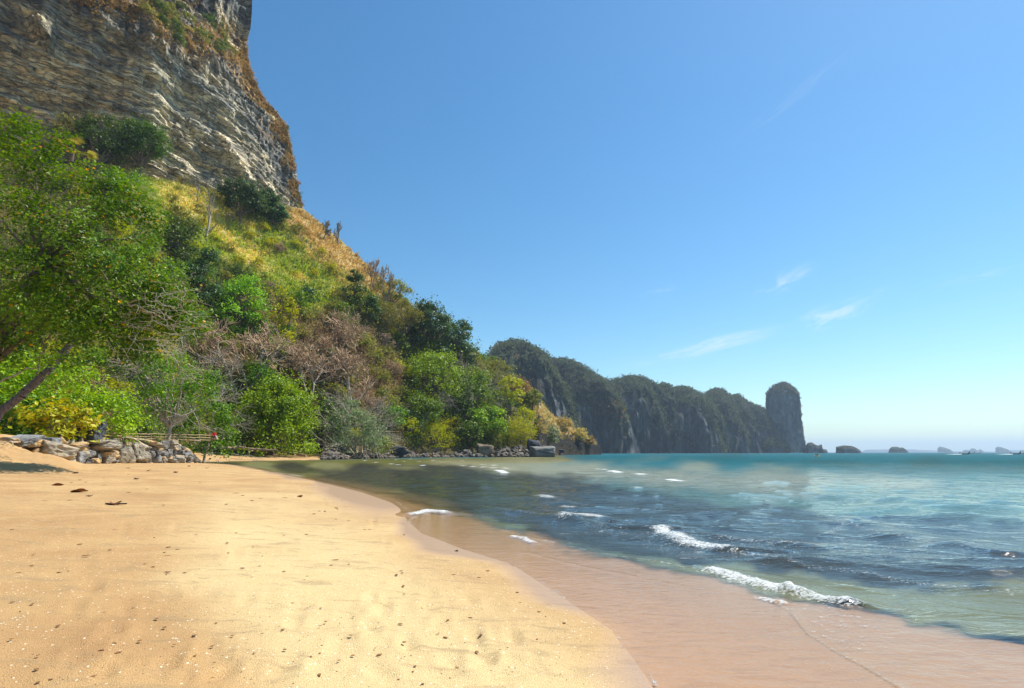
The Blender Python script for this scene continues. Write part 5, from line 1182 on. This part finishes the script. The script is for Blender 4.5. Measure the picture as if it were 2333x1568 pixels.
ST = """240 285 330 62 g;520 302 175 72 g;535 327 75 40 b;520 400 470 150 b;760 338 235 50 b;800 388 115 84 b;1040 355 380 92 b;905 432 125 72 g;1070 438 240 88 b;640 505 240 72 g;790 485 170 120 g;450 482 130 66 b;
900 503 105 52 g;985 503 90 52 b;1105 498 135 66 b;1262 440 165 155 b;1350 512 112 70 g;1385 402 195 135 b;1455 352 180 88 b;1450 487 165 105 b;1170 303 125 62 b;950 303 300 36 b;1290 332 120 62 b;1245 332 50 40 g;1500 312 340 40 b;1600 338 135 50 b;1690 340 100 82 g;1762 312 140 42 b;1790 360 140 62 b;
1560 380 120 44 g;1540 432 130 84 g;1640 388 64 54 b;1620 428 90 52 g;1742 412 100 54 g;1800 416 80 46 g;1752 442 54 32 b;1600 492 120 64 g;1682 484 74 66 b;1770 497 130 52 b;1830 468 170 44 g;1890 497 64 48 b;1960 485 80 54 g;2022 490 56 40 g;1900 442 120 44 g;1960 455 66 38 g;1850 392 66 42 g;1890 372 70 34 g;
1200 512 60 22 g;1650 518 60 24 g;1695 530 44 18 g;2030 516 34 16 g;1960 516 40 18 g;100 285 160 50 b;360 318 200 60 b;620 440 150 70 g;1230 370 110 60 b;1480 420 110 80 g;1380 340 110 60 b;1700 440 80 50 g;1310 395 90 70 g;1160 440 110 80 b;860 345 100 50 g;1500 520 60 26 b;1545 505 34 50 g;870 460 80 60 g;1000 460 90 60 g;700 440 120 60 b;1880 415 70 40 g;1940 420 70 40 g;1780 470 60 40 g;2000 460 50 30 g"""
wlx = [-60, 60, 150, 250, 340, 420, 452, 480]; wld = [34, 40, 46, 53, 60, 69, 76, 84]
for k, t in enumerate(ST.replace('\n', '').split(';')):
    zx, zy, w, hh, c = t.split(); zx, zy, w, hh = map(float, (zx, zy, w, hh)); x = zx * .2197; y = 939.8 + zy * .2197
    D = np.interp(x, wlx, wld); up = (540 - zy) / 250.; D = D - .9 + up * 1.3 + rng.uniform(-.15, .25)
    p = at(x, y, D); W = w * .2197 * K / 512 * D * 1.04; H = hh * .2197 * K / 512 * D * 1.10
    g_ = zg1(p[0], p[1])
    if p[2] - H * .5 < g_ and zy > 470: p[2] = g_ + H * .44
    lst = stones[0 if c == 'b' else 1]; o = link('stone', lst[int(rng.integers(0, 7))], wall, loc=p - wb)
    o.scale = (W * .54, max(W * .36, H * .5) * rng.uniform(.8, 1.15), H * .55); o.rotation_euler = (rng.normal(0, .12), rng.normal(0, .10) + (.35 if zx in (1455, 1450) else 0), rng.normal(0, .25) + rng.integers(0, 2) * math.pi)
# filler cobbles wedged between the boulders
fs = build('cobble', *rock_shape(77, ICO3), mr_buff)
for _ in range(36):
    x = rng.uniform(70, 452); D = np.interp(x, wlx, wld); t = rng.uniform(0, 1); ytop = np.interp(x, [60, 300, 400, 452], [1003, 1006, 1010, 1035]); y = ytop + (1052 - ytop) * t
    p = at(x, y, D - .4 + (1 - t) * 1.0); s = rng.uniform(.16, .38)
    o = link('stone', fs, wall, loc=p - wb); o.scale = (s * 1.3, s, s * .8); o.rotation_euler = tuple(rng.uniform(0, 6, 3))
def boulder(name, x, y, D, wpx, hpx, seed, mat, label, cat='boulder', sy=.8, rot=0, planes=14, rough=.06, base=ICO4, name2=None):
    p = at(x, y, D); W = wpx * K / 512 * D * .5; H = hpx * K / 512 * D * .5 * 1.02
    o = link(name, build(name, *rock_shape(seed, base, planes, rough), mat), label=label, cat=cat, loc=p); o.scale = (W, W * sy, H); o.rotation_euler = (0, rot, rng.uniform(-.2, .2)); return o
boulder('boulder', 1238, 1033, 190, 60, 33, 5, m_rock('large_boulder', (.06, .06, .058), (.20, .195, .18), (.28, .25, .19), .16, 1.4, wet_z=.4), 'large grey angular boulder at the seaward end of the rocky shore', planes=9)
boulder('layered_rock', 207, 985, 50.6, 60, 66, 9, mr_dark, 'black layered rock outcrop at the left end of the bamboo fence', 'rock', planes=8, rough=.14)
boulder('layered_rock', 176, 994, 50, 46, 30, 19, mr_dark, 'lower black rock slab against the left foot of the layered outcrop', 'rock', planes=8, rough=.14)
sh_rocks = [build('rock', *rock_shape(60 + i, ICO3, 12, .08), mr_shore) for i in range(7)]
shr = link('shore_rocks', None, label='jumbled dark and buff rocks lining the waterline below the wooded slope', cat='rocky shore', loc=(*horiz(1000, 180), 0)); sb_ = np.array(shr.location)
sx_, sD = [742, 760, 830, 900, 950, 1030, 1100, 1180, 1258], [118, 120, 140, 162, 172, 182, 186, 189, 190]
nR = 0
for _ in range(270):
    x = 742 + 505 * rng.uniform() ** .8; D0 = np.interp(x, sx_, sD); t = rng.uniform(0, 1) ** 1.2; D = D0 - 1.5 + t * 12
    wp = rng.uniform(7, 20) * (1 if x > 900 else .7); W = wp * K / 512 * D; xy = horiz(x, D); z = .0 + t * rng.uniform(1.2, 4.2) * min(1, D0 / 150)
    o = link('rock', sh_rocks[int(rng.integers(0, 7))], shr, loc=np.array([*xy, z]) - sb_)
    o.scale = (W * .5, W * rng.uniform(.3, .5), W * rng.uniform(.22, .42)); o.rotation_euler = (rng.normal(0, .3), rng.normal(0, .45), rng.uniform(0, 6.28))
parts = []
for _ in range(900):
    x = rng.uniform(735, 1262); D0 = np.interp(x, sx_, sD); t = rng.uniform(0, 1); D = D0 - 2.0 + t * 13; s = rng.uniform(.25, .8)
    parts.append((x, D, t, s))
_V, _F = ico(1); parts2 = []
for x, D, t, s in parts:
    v = _V * (1 + rng.uniform(-.25, .2, (len(_V), 1))) * [s * 1.3, s, s * .6]; a_ = rng.uniform(0, 6.28); v = v @ np.array([[math.cos(a_), math.sin(a_), 0], [-math.sin(a_), math.cos(a_), 0], [0, 0, 1]])
    parts2.append((v + [*horiz(x, D), t * 3.4 * rng.uniform(.3, 1)] - sb_, _F))
V, F, _ = join(parts2); link('small_rocks', build('small_rocks', V, F, mr_shore, smooth=False), shr, kind='stuff')
for i, (x, y, D, w, h, nm) in enumerate([(795, 1031, 136, 30, 16, 'rounded dark rock under the bamboo walkway deck'), (752, 1034, 124, 40, 10, 'flat grey rock slab where the far beach meets the rocks'), (905, 1027, 164, 50, 24, 'dark brown rock ledge in shadow below the small railing'), (1105, 1026, 188, 40, 30, 'dark sloping slab standing higher than the rocks about it'), (1216, 1018, 196, 34, 34, 'black jagged rock behind the large grey boulder'), (1300, 1024, 372, 60, 20, 'black sea worn foot of the golden headland'), (1268, 1028, 300, 34, 8, 'low dark reef lying between the large boulder and the headland')]):
    boulder('rock', x, y, D, w, h, 21 + i * 3, mr_dark if i in (2, 4, 5, 6) else mr_shore, nm, 'rock', planes=10, rough=.09, base=ICO3)

# ------------------------------------------------------------ bamboo fence, walkway, logs, bench
mt_bam = m_plain('bamboo_dry', (.50, .36, .19), .55, .3, .25, 4); mt_bamd = m_plain('bamboo_weathered', (.24, .17, .11), .7, .2, .3, 4)
mt_log = m_bark('driftwood', (.22, .16, .10), (.46, .34, .20), 3)
def pole(name, a, b, r, parent, mat, seg=5, sag=.0, n=7):
    o = np.array(parent.location); ps = [np.array(a) + (np.array(b) - np.array(a)) * t + rng.normal(0, r * .25, 3) - np.array([0, 0, sag * 4 * t * (1 - t)]) for t in np.linspace(0, 1, seg + 1)]
    V, F = tubes(ps[:-1], ps[1:], [r * (1.1 - .2 * i / seg) for i in range(seg)], [r * (1.05 - .2 * i / seg) for i in range(seg)], n)
    # end caps
    k = len(V); e0, e1 = V[:n], V[-n:]; V = np.concatenate([V - o, [np.array(a) - o, np.array(b) - o]])
    F3 = [[i, (i + 1) % n, k, k] for i in range(n)] + [[k - n + (i + 1) % n, k - n + i, k + 1, k + 1] for i in range(n)]
    me = bpy.data.meshes.new(name); me.from_pydata([tuple(v) for v in V], [], [tuple(f) for f in F] + [tuple(f[:3]) for f in F3]); me.materials.append(mat)
    for p_ in me.polygons: p_.use_smooth = True
    return link(name, me, parent)
fence = link('bamboo_fence', None, label='rustic bamboo rail fence with uneven posts along the terrace edge under the trees', cat='fence', loc=(*horiz(330, 66), 2.6))
fx = [228, 275, 315, 352, 398, 424, 456, 490]; fD = [57, 60, 63, 66, 70, 72, 76, 80]
for yo in (0, 6.0, 11.3):
    for i in range(7):
        ya, yb_ = 986.2 + (fx[i] - 228) * .020 + yo + rng.normal(0, .5), 986.2 + (fx[i + 1] - 228) * .020 + yo + rng.normal(0, .5)
        pole('rail', at(fx[i] - 2, ya, fD[i] - .12), at(fx[i + 1] + 2, yb_, fD[i + 1] - .12), .045, fence, mt_bam, sag=.03)
for x, D, y0, y1, r in [(275, 60, 987, 1004, .09), (312, 62.7, 984, 1004, .10), (345, 65.5, 989, 1004, .06), (393, 69.6, 988, 1005, .10), (402, 70.4, 986, 1004, .05), (424, 72, 988, 1004, .06), (456, 76, 990, 1006, .06), (476, 78.5, 984, 1018, .07), (296, 61.5, 990, 1003, .06), (332, 64.5, 991, 1003, .05)]:
    pole('post', at(x, y1, D), at(x + rng.normal(0, 1.0), y0, D), r, fence, mt_bamd, 3)
walk = link('bamboo_walkway', None, label='ramshackle bamboo walkway on thin stilts below the drooping grey green tree', cat='walkway', loc=(*horiz(770, 136), 1.5))
def wD(x): return np.interp(x, [640, 700, 760, 830, 860], [126, 130, 134, 142, 147])
for x0, x1, y0, y1 in [(660, 735, 1009, 1008), (735, 812, 1003.5, 1005), (700, 790, 1008, 1008), (720, 800, 1011.5, 1011), (812, 842, 1010, 1012), (750, 810, 1019, 1018.5)]:
    pole('rail', at(x0, y0, wD(x0) - .3), at(x1, y1, wD(x1) - .3), .09, walk, mt_bamd, sag=.1)
for x in [658, 666, 680, 691, 703, 727, 747, 769, 787, 792, 805, 816, 826, 836, 841]:
    pole('stilt', at(x, 1032, wD(x)), at(x + rng.normal(0, 1.2), rng.uniform(1003, 1012), wD(x)), rng.uniform(.06, .11), walk, mt_bamd if rng.random() < .6 else mt_bam, 3)
pole('brace', at(796, 1020, 124), at(808, 1035, 123), .08, walk, mt_bam, 2); pole('brace', at(818, 1011, 130), at(815, 1030, 130), .07, walk, mt_bam, 2)
for k in range(11):
    xa = 750 + k * 5.2; V, F = box(at(xa + 2.6, 1016.2, wD(xa) + .2) - np.array(walk.location), (size_at(4.9, 121), 1.5, .09), .05); link('deck_board', build('deck_board', V, F, mt_bam if k % 3 else mt_log, smooth=False), walk)
lad = link('bamboo_ladder', None, label='short bamboo ladder leaning on the rocks at the seaward end of the walkway', cat='ladder', loc=at(819, 1032, 128))
for x in (813.5, 826): pole('stile', at(x, 1032, 128), at(x - .6, 1013, 129), .07, lad, mt_bam, 2)
for y in (1018.5, 1023, 1028): pole('rung', at(812.5, y, 128), at(827, y + .6, 128), .065, lad, mt_bam, 2)
rl = link('bamboo_railing', None, label='small separate bamboo railing higher on the bank, seaward of the walkway', cat='railing', loc=at(895, 1000, 160))
for y in (983, 987.6, 992.6): pole('rail', at(877, y, 158), at(913, y + .8, 158), .11, rl, mt_bam, 3)
for x, y1 in ((879, 996), (902, 1008), (911.5, 1000)): pole('post', at(x, y1, 158), at(x, 982, 158), .12, rl, mt_bamd, 2)
for i, (a_, b_, r, lb, mt) in enumerate([((655, 1031.5, 121), (698, 1037, 119), .28, 'long pale driftwood log on the far beach in front of the stilted walkway', mt_log), ((546, 1019, 104), (575, 1023.5, 103), .30, 'thick grey brown driftwood log at the shaded left edge of the far beach', mt_bamd),
        ((575, 1024, 104), (632, 1026, 105), .22, 'thin dark driftwood log lying beyond the thick one', mt_bamd), ((502, 1021, 84), (540, 1022, 85), .34, 'short fat buff log beside the last stones of the boulder wall', mt_log)]):
    p = (at(*a_) + at(*b_)) / 2; lg = link('driftwood_log', None, label=lb, cat='log', loc=p); pole('log_body', at(*a_), at(*b_), r, lg, mt, 6, 0, 10)
    pole('branch_stub', (at(*a_) * .6 + at(*b_) * .4), (at(*a_) * .6 + at(*b_) * .4) + [.3, -.2, r * 3], r * .3, lg, mt, 2)
mw = m_plain('white_paint', (.75, .74, .70), .5, .4, .06)
bp = at(3, 1003, 35.5); bz = zg1(bp[0], bp[1]); bp[2] = bz
bn = link('bench', None, label='white plank bench at the left edge on the sand above the boulders', cat='bench', loc=bp)
for k in range(3):
    V, F = box((0, (k - 1) * .17, .47), (1.9, .15, .045)); link('seat_plank', build('seat_plank', V, F, mw, smooth=False), bn)
for s in (-.7, .7):
    for t in (-.17, .17):
        V, F = tubes([[s, t * 1.5, -.05]], [[s * .92, t, .445]], .045, .045, 4); link('leg', build('leg', V, F, mw, smooth=False), bn)
# ------------------------------------------------------------ people
def person(label, joints, edges, radii, base, skin, cloth=None, hair=(.02, .015, .012), rz=0, scale=1.0):
    me = bpy.data.meshes.new('body'); me.from_pydata(joints, edges, []); o = bpy.data.objects.new('tmp_body', me); COL.objects.link(o)
    md = o.modifiers.new('s', 'SKIN'); sv = me.skin_vertices[0].data
    for i, r in enumerate(radii): sv[i].radius = (r, r)
    sv[0].use_root = True; md.use_smooth_shade = True
    sb = o.modifiers.new('b', 'SUBSURF'); sb.levels = sb.render_levels = 2
    dg = bpy.context.evaluated_depsgraph_get(); m2 = bpy.data.meshes.new_from_object(o.evaluated_get(dg)); m2.name = 'body'
    bpy.data.objects.remove(o); m2.materials.clear(); m2.materials.append(skin)
    if cloth:
        m2.materials.append(cloth[0]); m2.materials.append(cloth[1])
        for p in m2.polygons:
            z = p.center[2]; x = abs(p.center[0])
            if cloth[2] < z < cloth[3] and x < .3: p.material_index = 1
            elif z <= cloth[2]: p.material_index = 2 if z > cloth[4] else 0
    r = link('person', None, label=label, cat='person', loc=base, rot=(0, 0, rz), scale=scale); link('body', m2, r)
    hd = np.array(joints[3]); V, F = ICO2; hv = V * [.105, .115, .10]; hv = hv[:] ; hv[:, 2] = np.where(hv[:, 2] < -.02, -.02, hv[:, 2]); link('hair', build('hair', hv + hd + [0, .025, .045], F, m_plain('hair', hair, .6)), r)
    return r
m_skin = m_plain('skin', (.42, .25, .16), .55, .3, .05); m_red = m_plain('red_cloth', (.62, .03, .05), .8, .1, .1); m_navy = m_plain('navy_cloth', (.03, .035, .06), .8, .1, .1); m_dk = m_plain('black_cloth', (.02, .02, .022), .8, .1, .1)
# seated: pelvis 0, spine, neck, head, arms, legs
SJ = [(0, 0, .50), (0, .02, .78), (0, 0, 1.00), (0, -.03, 1.16), (-.19, 0, .93), (-.25, -.10, .68), (-.16, -.28, .58), (.19, 0, .93), (.25, -.10, .68), (.16, -.28, .58),
      (-.11, -.05, .47), (-.14, -.42, .48), (-.14, -.42, .08), (-.14, -.56, .04), (.11, -.05, .47), (.14, -.42, .48), (.14, -.42, .08), (.14, -.56, .04)]
SE = [(0, 1), (1, 2), (2, 3), (1, 4), (4, 5), (5, 6), (1, 7), (7, 8), (8, 9), (0, 10), (10, 11), (11, 12), (12, 13), (0, 14), (14, 15), (15, 16), (16, 17)]
SR = [.15, .15, .06, .095, .06, .045, .035, .06, .045, .035, .09, .065, .045, .035, .09, .065, .045, .035]
pp = at(487, 1000.5, 79); st = link('flat_stone', build('flat_stone', *rock_shape(91, ICO3), mr_grey), label='low grey stone the red clad figure sits on beyond the fence', cat='rock', loc=pp + [0, .25, .2], scale=(.5, .4, .36))
person('person in a red shirt sitting beyond the bamboo fence under the pale limbed tree', SJ, SE, SR, pp, m_skin, (m_red, m_dk, .50, 1.03, .20), rz=.4)
# kayak
kp = at(1861, 1037.6, 214); kp[2] = -.02
m_yel = m_plain('yellow_hull', (.62, .42, .03), .35, .5, .05); m_wh = m_plain('white_plastic', (.8, .8, .8), .4, .4, .04)
ky = link('kayak', None, label='yellow two seat kayak crossing the bay below the tall sea stack', cat='kayak', loc=kp, rot=(0, 0, .45))
t_ = np.linspace(-1, 1, 25); a_ = np.linspace(0, 2 * math.pi, 13)[:-1]; Tt, Aa = np.meshgrid(t_, a_, indexing='ij')
wd_ = .38 * np.clip(1 - np.abs(Tt) ** 2.4, .02, 1); V = V3(Tt * 1.95, np.cos(Aa) * wd_, .12 + np.sin(Aa) * .17 * np.clip(1 - np.abs(Tt) ** 5, .15, 1) + .16 * np.abs(Tt) ** 3)
link('hull', build('hull', V.reshape(-1, 3), gridfaces(25, 12, True), m_yel), ky)
for s in (-.55, .5):
    V, F = tubes([[s, 0, .26]], [[s, 0, .31]], [.30], [.26], 12); link('cockpit_rim', build('cockpit_rim', V, F, m_dk), ky)
def paddler(x0, lb, tilt):
    J = [(0, 0, .12), (0, .02, .42), (0, 0, .66), (0, -.02, .82), (-.19, 0, .58), (-.30, -.22, .52), (-.34, -.42, .66 + tilt), (.19, 0, .58), (.30, -.22, .45), (.34, -.42, .50 - tilt), (-.1, -.1, .1), (-.13, -.5, .18), (.1, -.1, .1), (.13, -.5, .18)]
    E = [(0, 1), (1, 2), (2, 3), (1, 4), (4, 5), (5, 6), (1, 7), (7, 8), (8, 9), (0, 10), (10, 11), (0, 12), (12, 13)]
    rt = Matrix.Rotation(.45, 3, 'Z'); q = rt @ Vector((x0, 0, .12)); b = kp + np.array(q)
    person(lb, J, E, [.15, .16, .06, .10, .06, .05, .04, .06, .05, .04, .08, .06, .08, .06], b, m_skin, (m_dk, m_navy, .12, .68, -1), rz=.45 + math.pi / 2)
    c = Vector(b) + Matrix.Rotation(.45 + math.pi / 2, 3, 'Z') @ Vector((0, -.46, .60))
    pd = link('paddle', None, label='white bladed paddle raised by the ' + ('rear' if x0 < 0 else 'front') + ' kayaker', cat='paddle', loc=c)
    ax = Vector((-.62, .2, .75 if x0 < 0 else .95)).normalized(); e0, e1 = ax * 1.1, ax * -1.1
    V, F = tubes([tuple(e0)], [tuple(e1)], .022, .022, 6); link('shaft', build('shaft', V, F, m_dk), pd)
    for sgn in (1, -1):
        q0 = ax * (1.02 * sgn); sd = ax.cross(Vector((0, 1, 0))).normalized()
        vv, ff = ICO2; bl = vv[:, 0:1] * np.array(ax) * .26 + vv[:, 1:2] * np.array(sd) * .11 + vv[:, 2:3] * np.array([0, 1, 0]) * .02; link('blade', build('blade', bl + np.array(q0 + ax * .2 * sgn), ff, m_wh), pd)
paddler(-.55, 'rear kayaker in dark clothes raising a white paddle', .08); paddler(.5, 'front kayaker in dark clothes raising a white paddle', -.06)
# ------------------------------------------------------------ longtail boats
m_hull = m_plain('dark_boat_wood', (.035, .022, .018), .5, .3, .25, 1); m_ply = m_plain('boat_deck', (.16, .12, .09), .7, .2, .2, 2); m_or = m_plain('bow_ribbon', (.75, .22, .10), .8, .1, .1); m_eng = m_plain('engine_metal', (.07, .07, .075), .4, .5, .1)
def longtail():
    t = np.linspace(-1, 1, 41); a = np.linspace(-1, 1, 11); T, A = np.meshgrid(t, a, indexing='ij')
    sheer = .62 + .18 * T ** 2 + 1.75 * np.clip((T - .55) / .45, 0, 1) ** 2.2 + .25 * np.clip((-T - .6) / .4, 0, 1) ** 2
    keel = -.28 + 1.25 * np.clip((T - .72) / .28, 0, 1) ** 2 + .25 * np.clip((-T - .7) / .3, 0, 1) ** 2
    w = .88 * np.clip(1 - np.abs(T) ** 3.2, .03, 1) ** .8; x = T * 5.0 + .25 * np.clip((T - .7) / .3, 0, 1) * 1
    outer = V3(x, A * w, keel + (sheer - keel) * np.abs(A) ** 2.2); inner = V3(x, A * w * .93, keel + .12 + (sheer - keel - .12) * np.abs(A) ** 2.2)
    V = np.concatenate([outer, inner[:, ::-1]], 1); F = gridfaces(41, 22, True); return build('hull', V.reshape(-1, 3), F, m_hull)
hull_m = longtail()
def boat(x, y, D, label, mirror=1, simple=False, sc=1.0, group=None):
    p = at(x, y, D); p[2] = 0.05; r = link('longtail_boat', None, label=label, cat='boat', group=group, loc=p, rot=(0, 0, .12 if mirror > 0 else math.pi - .1), scale=sc)
    link('hull', hull_m, r)
    V, F = tubes([[5.2, 0, 2.2], [5.32, 0, 2.75]], [[5.32, 0, 2.75], [5.30, 0, 3.2]], [.14, .13], [.13, .09], 6); link('bow_post', build('bow_post', V, F, m_hull), r)
    V, F = box((.3, 0, .55), (6.2, 1.5, .06)); link('deck', build('deck', V, F, m_ply, smooth=False), r)
    if simple: return r
    V, F = tubes([[5.30, 0, 2.55]], [[5.33, 0, 2.78]], [.19], [.18], 8); link('ribbon', build('ribbon', V, F, m_or), r)
    for sx0 in (-2.2, -.9, .4, 1.7):
        for sy in (-.6, .6): V, F = tubes([[sx0, sy, .55]], [[sx0, sy, 1.15]], .04, .04, 5); link('canopy_post', build('canopy_post', V, F, m_ply), r)
    V, F = box((-.25, 0, 1.18), (4.6, 1.45, .07)); link('folded_canopy', build('folded_canopy', V, F, m_ply, smooth=False), r)
    V, F = join([box((-4.2, 0, 1.15), (.9, .42, .45)), box((-4.35, 0, 1.45), (.4, .3, .22)), tubes([[-4.2, 0, .6]], [[-4.2, 0, 1.0]], .08, .08, 6)])[:2]; link('engine', build('engine', V, F, m_eng, smooth=False), r)
    V, F = tubes([[-4.5, 0, 1.1]], [[-8.2, .3, -.15]], .05, .035, 6); link('propeller_shaft', build('propeller_shaft', V, F, m_eng), r)
    for s_ in (1.9, 2.8): V, F = box((s_, 0, .78), (.28, 1.3, .06)); link('thwart', build('thwart', V, F, m_ply, smooth=False), r)
    return r
b1_ = boat(2197, 1031.6, 430, 'dark longtail boat with raised bow speeding right, nearer the middle of the bay', sc=1.0)
b2_ = boat(2313, 1031.6, 430, 'dark longtail boat with raised bow speeding right, at the edge of the picture')
for b_, nm in ((b1_, 'helmsman standing at the stern engine of the first longtail boat'), (b2_, 'helmsman standing at the stern engine of the longtail boat at the picture edge')):
    J = [(0, 0, .92), (0, .02, 1.2), (0, 0, 1.45), (0, -.02, 1.62), (-.2, 0, 1.38), (-.26, -.1, 1.12), (-.2, -.3, 1.0), (.2, 0, 1.38), (.3, -.1, 1.12), (.3, -.34, 1.05), (-.1, 0, .86), (-.12, -.03, .46), (-.12, 0, .06), (-.12, -.12, .03), (.1, 0, .86), (.12, -.03, .46), (.12, 0, .06), (.12, -.12, .03)]
    person(nm, J, SE, SR[:10] + [.09, .065, .045, .035] * 2, np.array(b_.location) + [-3.2, -.25, .55], m_skin, (m_wh, m_navy, .95, 1.48, .5), rz=-1.57)
    L0 = np.array(b_.location); tt_ = np.linspace(0, 1, 30); A2 = np.linspace(-1, 1, 9); T3, A3 = np.meshgrid(tt_, A2, indexing='ij')
    V = V3(L0[0] - 4 - T3 * 13 + .0 * A3, L0[1] - 1.6 + A3 * (.4 + 1.1 * T3), .03 + .42 * (1 - T3) * (1 - A3 ** 2) * (1 + .5 * noise(V3(T3 * 22, A3 * 3, 0), 5)))
    link('wake', build('wake', V.reshape(-1, 3), gridfaces(30, 9), m_plain('wake_foam', (.8, .82, .82), .6, .3, .03)), label='white churned wake trailing behind the longtail boat' + (' nearer the middle' if b_ is b1_ else ' at the picture edge'), cat='wake')
boat(2214, 1028.8, 900, 'tiny dark longtail boat far out, just right of the first boat prow', simple=True, sc=1.1)
boat(2229, 1029.3, 800, 'tiny dark longtail boat far out under the faint pointed islet', simple=True, sc=.8)
boat(2328, 1028.8, 900, 'tiny dark longtail boat far out at the very edge of the picture', simple=True, sc=1.1)

# ------------------------------------------------------------ litter on the sand
def curled(seed, mat):
    g = np.random.default_rng(seed); u = np.linspace(0, 1, 9); v = np.linspace(-1, 1, 5); U, Vv = np.meshgrid(u, v, indexing='ij')
    w = .5 * np.sin(np.pi * U ** .8) + .02; X_ = U - .5; Y_ = Vv * w; Z_ = .22 * Vv ** 2 * np.sin(np.pi * U) + .18 * (U - .5) ** 2 + .05 * fbm(V3(U * 3, Vv * 2, seed), 2, seed) + .03
    return build('dry_leaf', V3(X_, Y_ * .7, Z_).reshape(-1, 3), gridfaces(9, 5), mat)
m_dl = m_plain('dry_leaf_brown', (.22, .085, .03), .7, .2, .3, 6); m_dd = m_plain('dry_leaf_dark', (.05, .035, .028), .8, .2, .3, 6)
LV = [curled(i, m_dl if i % 2 == 0 else m_dd) for i in range(4)]
def on_sand(x, y):
    z = .5
    for _ in range(12): p = at_z(x, y, z); z = zg1(p[0], p[1])
    p[2] = z; return p
for i, (x, y, s, k, lb) in enumerate([(180, 1121, .42, 0, 'curled orange brown leaf in front of the left part of the boulder wall'), (683, 1132, .22, 0, 'dark red brown leaf alone on the pale sand near the wet edge'), (204, 1131, .20, 1, 'small dark leaf just below the curled orange brown leaf'),
    (262, 1150, .34, 2, 'flat brown leaf stuck to the end of the dark stick'), (472, 1067, .42, 1, 'dark leaf on clear sand beside the inlet'), (430, 1063, .36, 3, 'dark leaf on the sand just below the end of the boulder wall'), (337, 1073, .40, 1, 'dark leaf on the sand below the wedge shaped boulder'),
    (290, 1068, .34, 3, 'small dark leaf on the sand left of the one below the wedge shaped boulder'), (400, 1077, .34, 1, 'long dark leaf mid sand in line with the wall end'), (310, 1092, .26, 1, 'dark leaf lying alone between the wall and the stick'), (172, 1079, .30, 3, 'dark leaf where the tree shadow ends on the sand'),
    (64, 1056, .6, 0, 'brown leaf heap on the shaded sand mound'), (132, 1106, .34, 2, 'pale brown leaf left of the curled orange brown one'), (1040, 1256, .07, 1, 'tiny dark scrap on the wet edge of the sand')]):
    o = link('dry_leaf', LV[k], label=lb, cat='leaf', loc=on_sand(x, y) + [0, 0, .0], rot=(0, 0, rng.uniform(0, 6)), scale=s)
stp = on_sand(266, 1151); stk = link('stick', None, label='short dark stick lying across the sand below the small dark leaf', cat='stick', loc=stp); pole('twig', stp + [-.28, 0, .03], stp + [.22, .02, .03], .018, stk, m_dd, 4)
# pebbles, shell crumbs and wrack specks: uncountable
def specks(n, mat, smin, smax, flat, name, label, region, seed):
    g = np.random.default_rng(seed); _v, _f = ico(1); ps = []
    xs, ys = g.uniform(*region[0], n * 3), region[1][0] + (region[1][1] - region[1][0]) * g.uniform(0, 1, n * 3) ** region[2]
    P = at_z(xs, ys, .12); 
    for _ in range(6): P = at_z(xs, ys, zg(P))
    ok = (shore_d(P[:, :2]) > .35) & (P[:, 1] < 38); P = P[ok][:n]; m = len(P)
    s = g.uniform(smin, smax, m) * np.clip(np.hypot(P[:, 0], P[:, 1]) / 6., .5, 3.0)
    a_ = g.uniform(0, 6.28, m); st = g.uniform(.7, 2.0, m); v = np.broadcast_to(_v, (m, len(_v), 3)) * (1 + g.uniform(-.3, .3, (m, len(_v), 1)))
    v = v * np.stack([s * st, s, s * flat], -1)[:, None]; vx = v[..., 0] * np.cos(a_)[:, None] - v[..., 1] * np.sin(a_)[:, None]; vy = v[..., 0] * np.sin(a_)[:, None] + v[..., 1] * np.cos(a_)[:, None]
    V = np.stack([vx, vy, v[..., 2]], -1) + P[:, None] + [0, 0, .004]; F = (_f[None] + (np.arange(m) * len(_v))[:, None, None]).reshape(-1, 3)
    link(name, build(name, V.reshape(-1, 3), F, mat, smooth=False), label=label, cat=name.replace('_', ' '), kind='stuff')
specks(60, m_dd, .0025, .0075, .5, 'wrack_specks', 'dark specks of drift wrack scattered over the sand', ((-50, 1480), (1075, 1575), .8), 1)
specks(300, m_plain('shell_white', (.70, .58, .42), .5, .4, .15), .0015, .004, .5, 'shell_crumbs', 'pale shell crumbs strewn over the foreground sand', ((-50, 1500), (1180, 1575), .8), 2)
specks(160, m_plain('bark_bits', (.22, .11, .045), .8, .2, .3), .010, .022, .2, 'bark_bits', 'brown flakes of bark and leaf on the sand', ((-50, 1400), (1075, 1560), 1.1), 3)
# ------------------------------------------------------------ air
M = bpy.data.materials.new('haze_air'); M.use_nodes = True; M.node_tree.nodes.clear()
o_ = M.node_tree.nodes.new('ShaderNodeOutputMaterial'); v_ = M.node_tree.nodes.new('ShaderNodeVolumePrincipled')
v_.inputs['Color'].default_value = (.62, .80, 1.0, 1); v_.inputs['Density'].default_value = .00013; v_.inputs['Anisotropy'].default_value = .3
M.node_tree.links.new(v_.outputs[0], o_.inputs['Volume'])
V_, F_ = box((0, 5900, 128.5), (32000, 16400, 265))
link('haze', build('haze', V_, F_, M, smooth=False), kind='stuff')
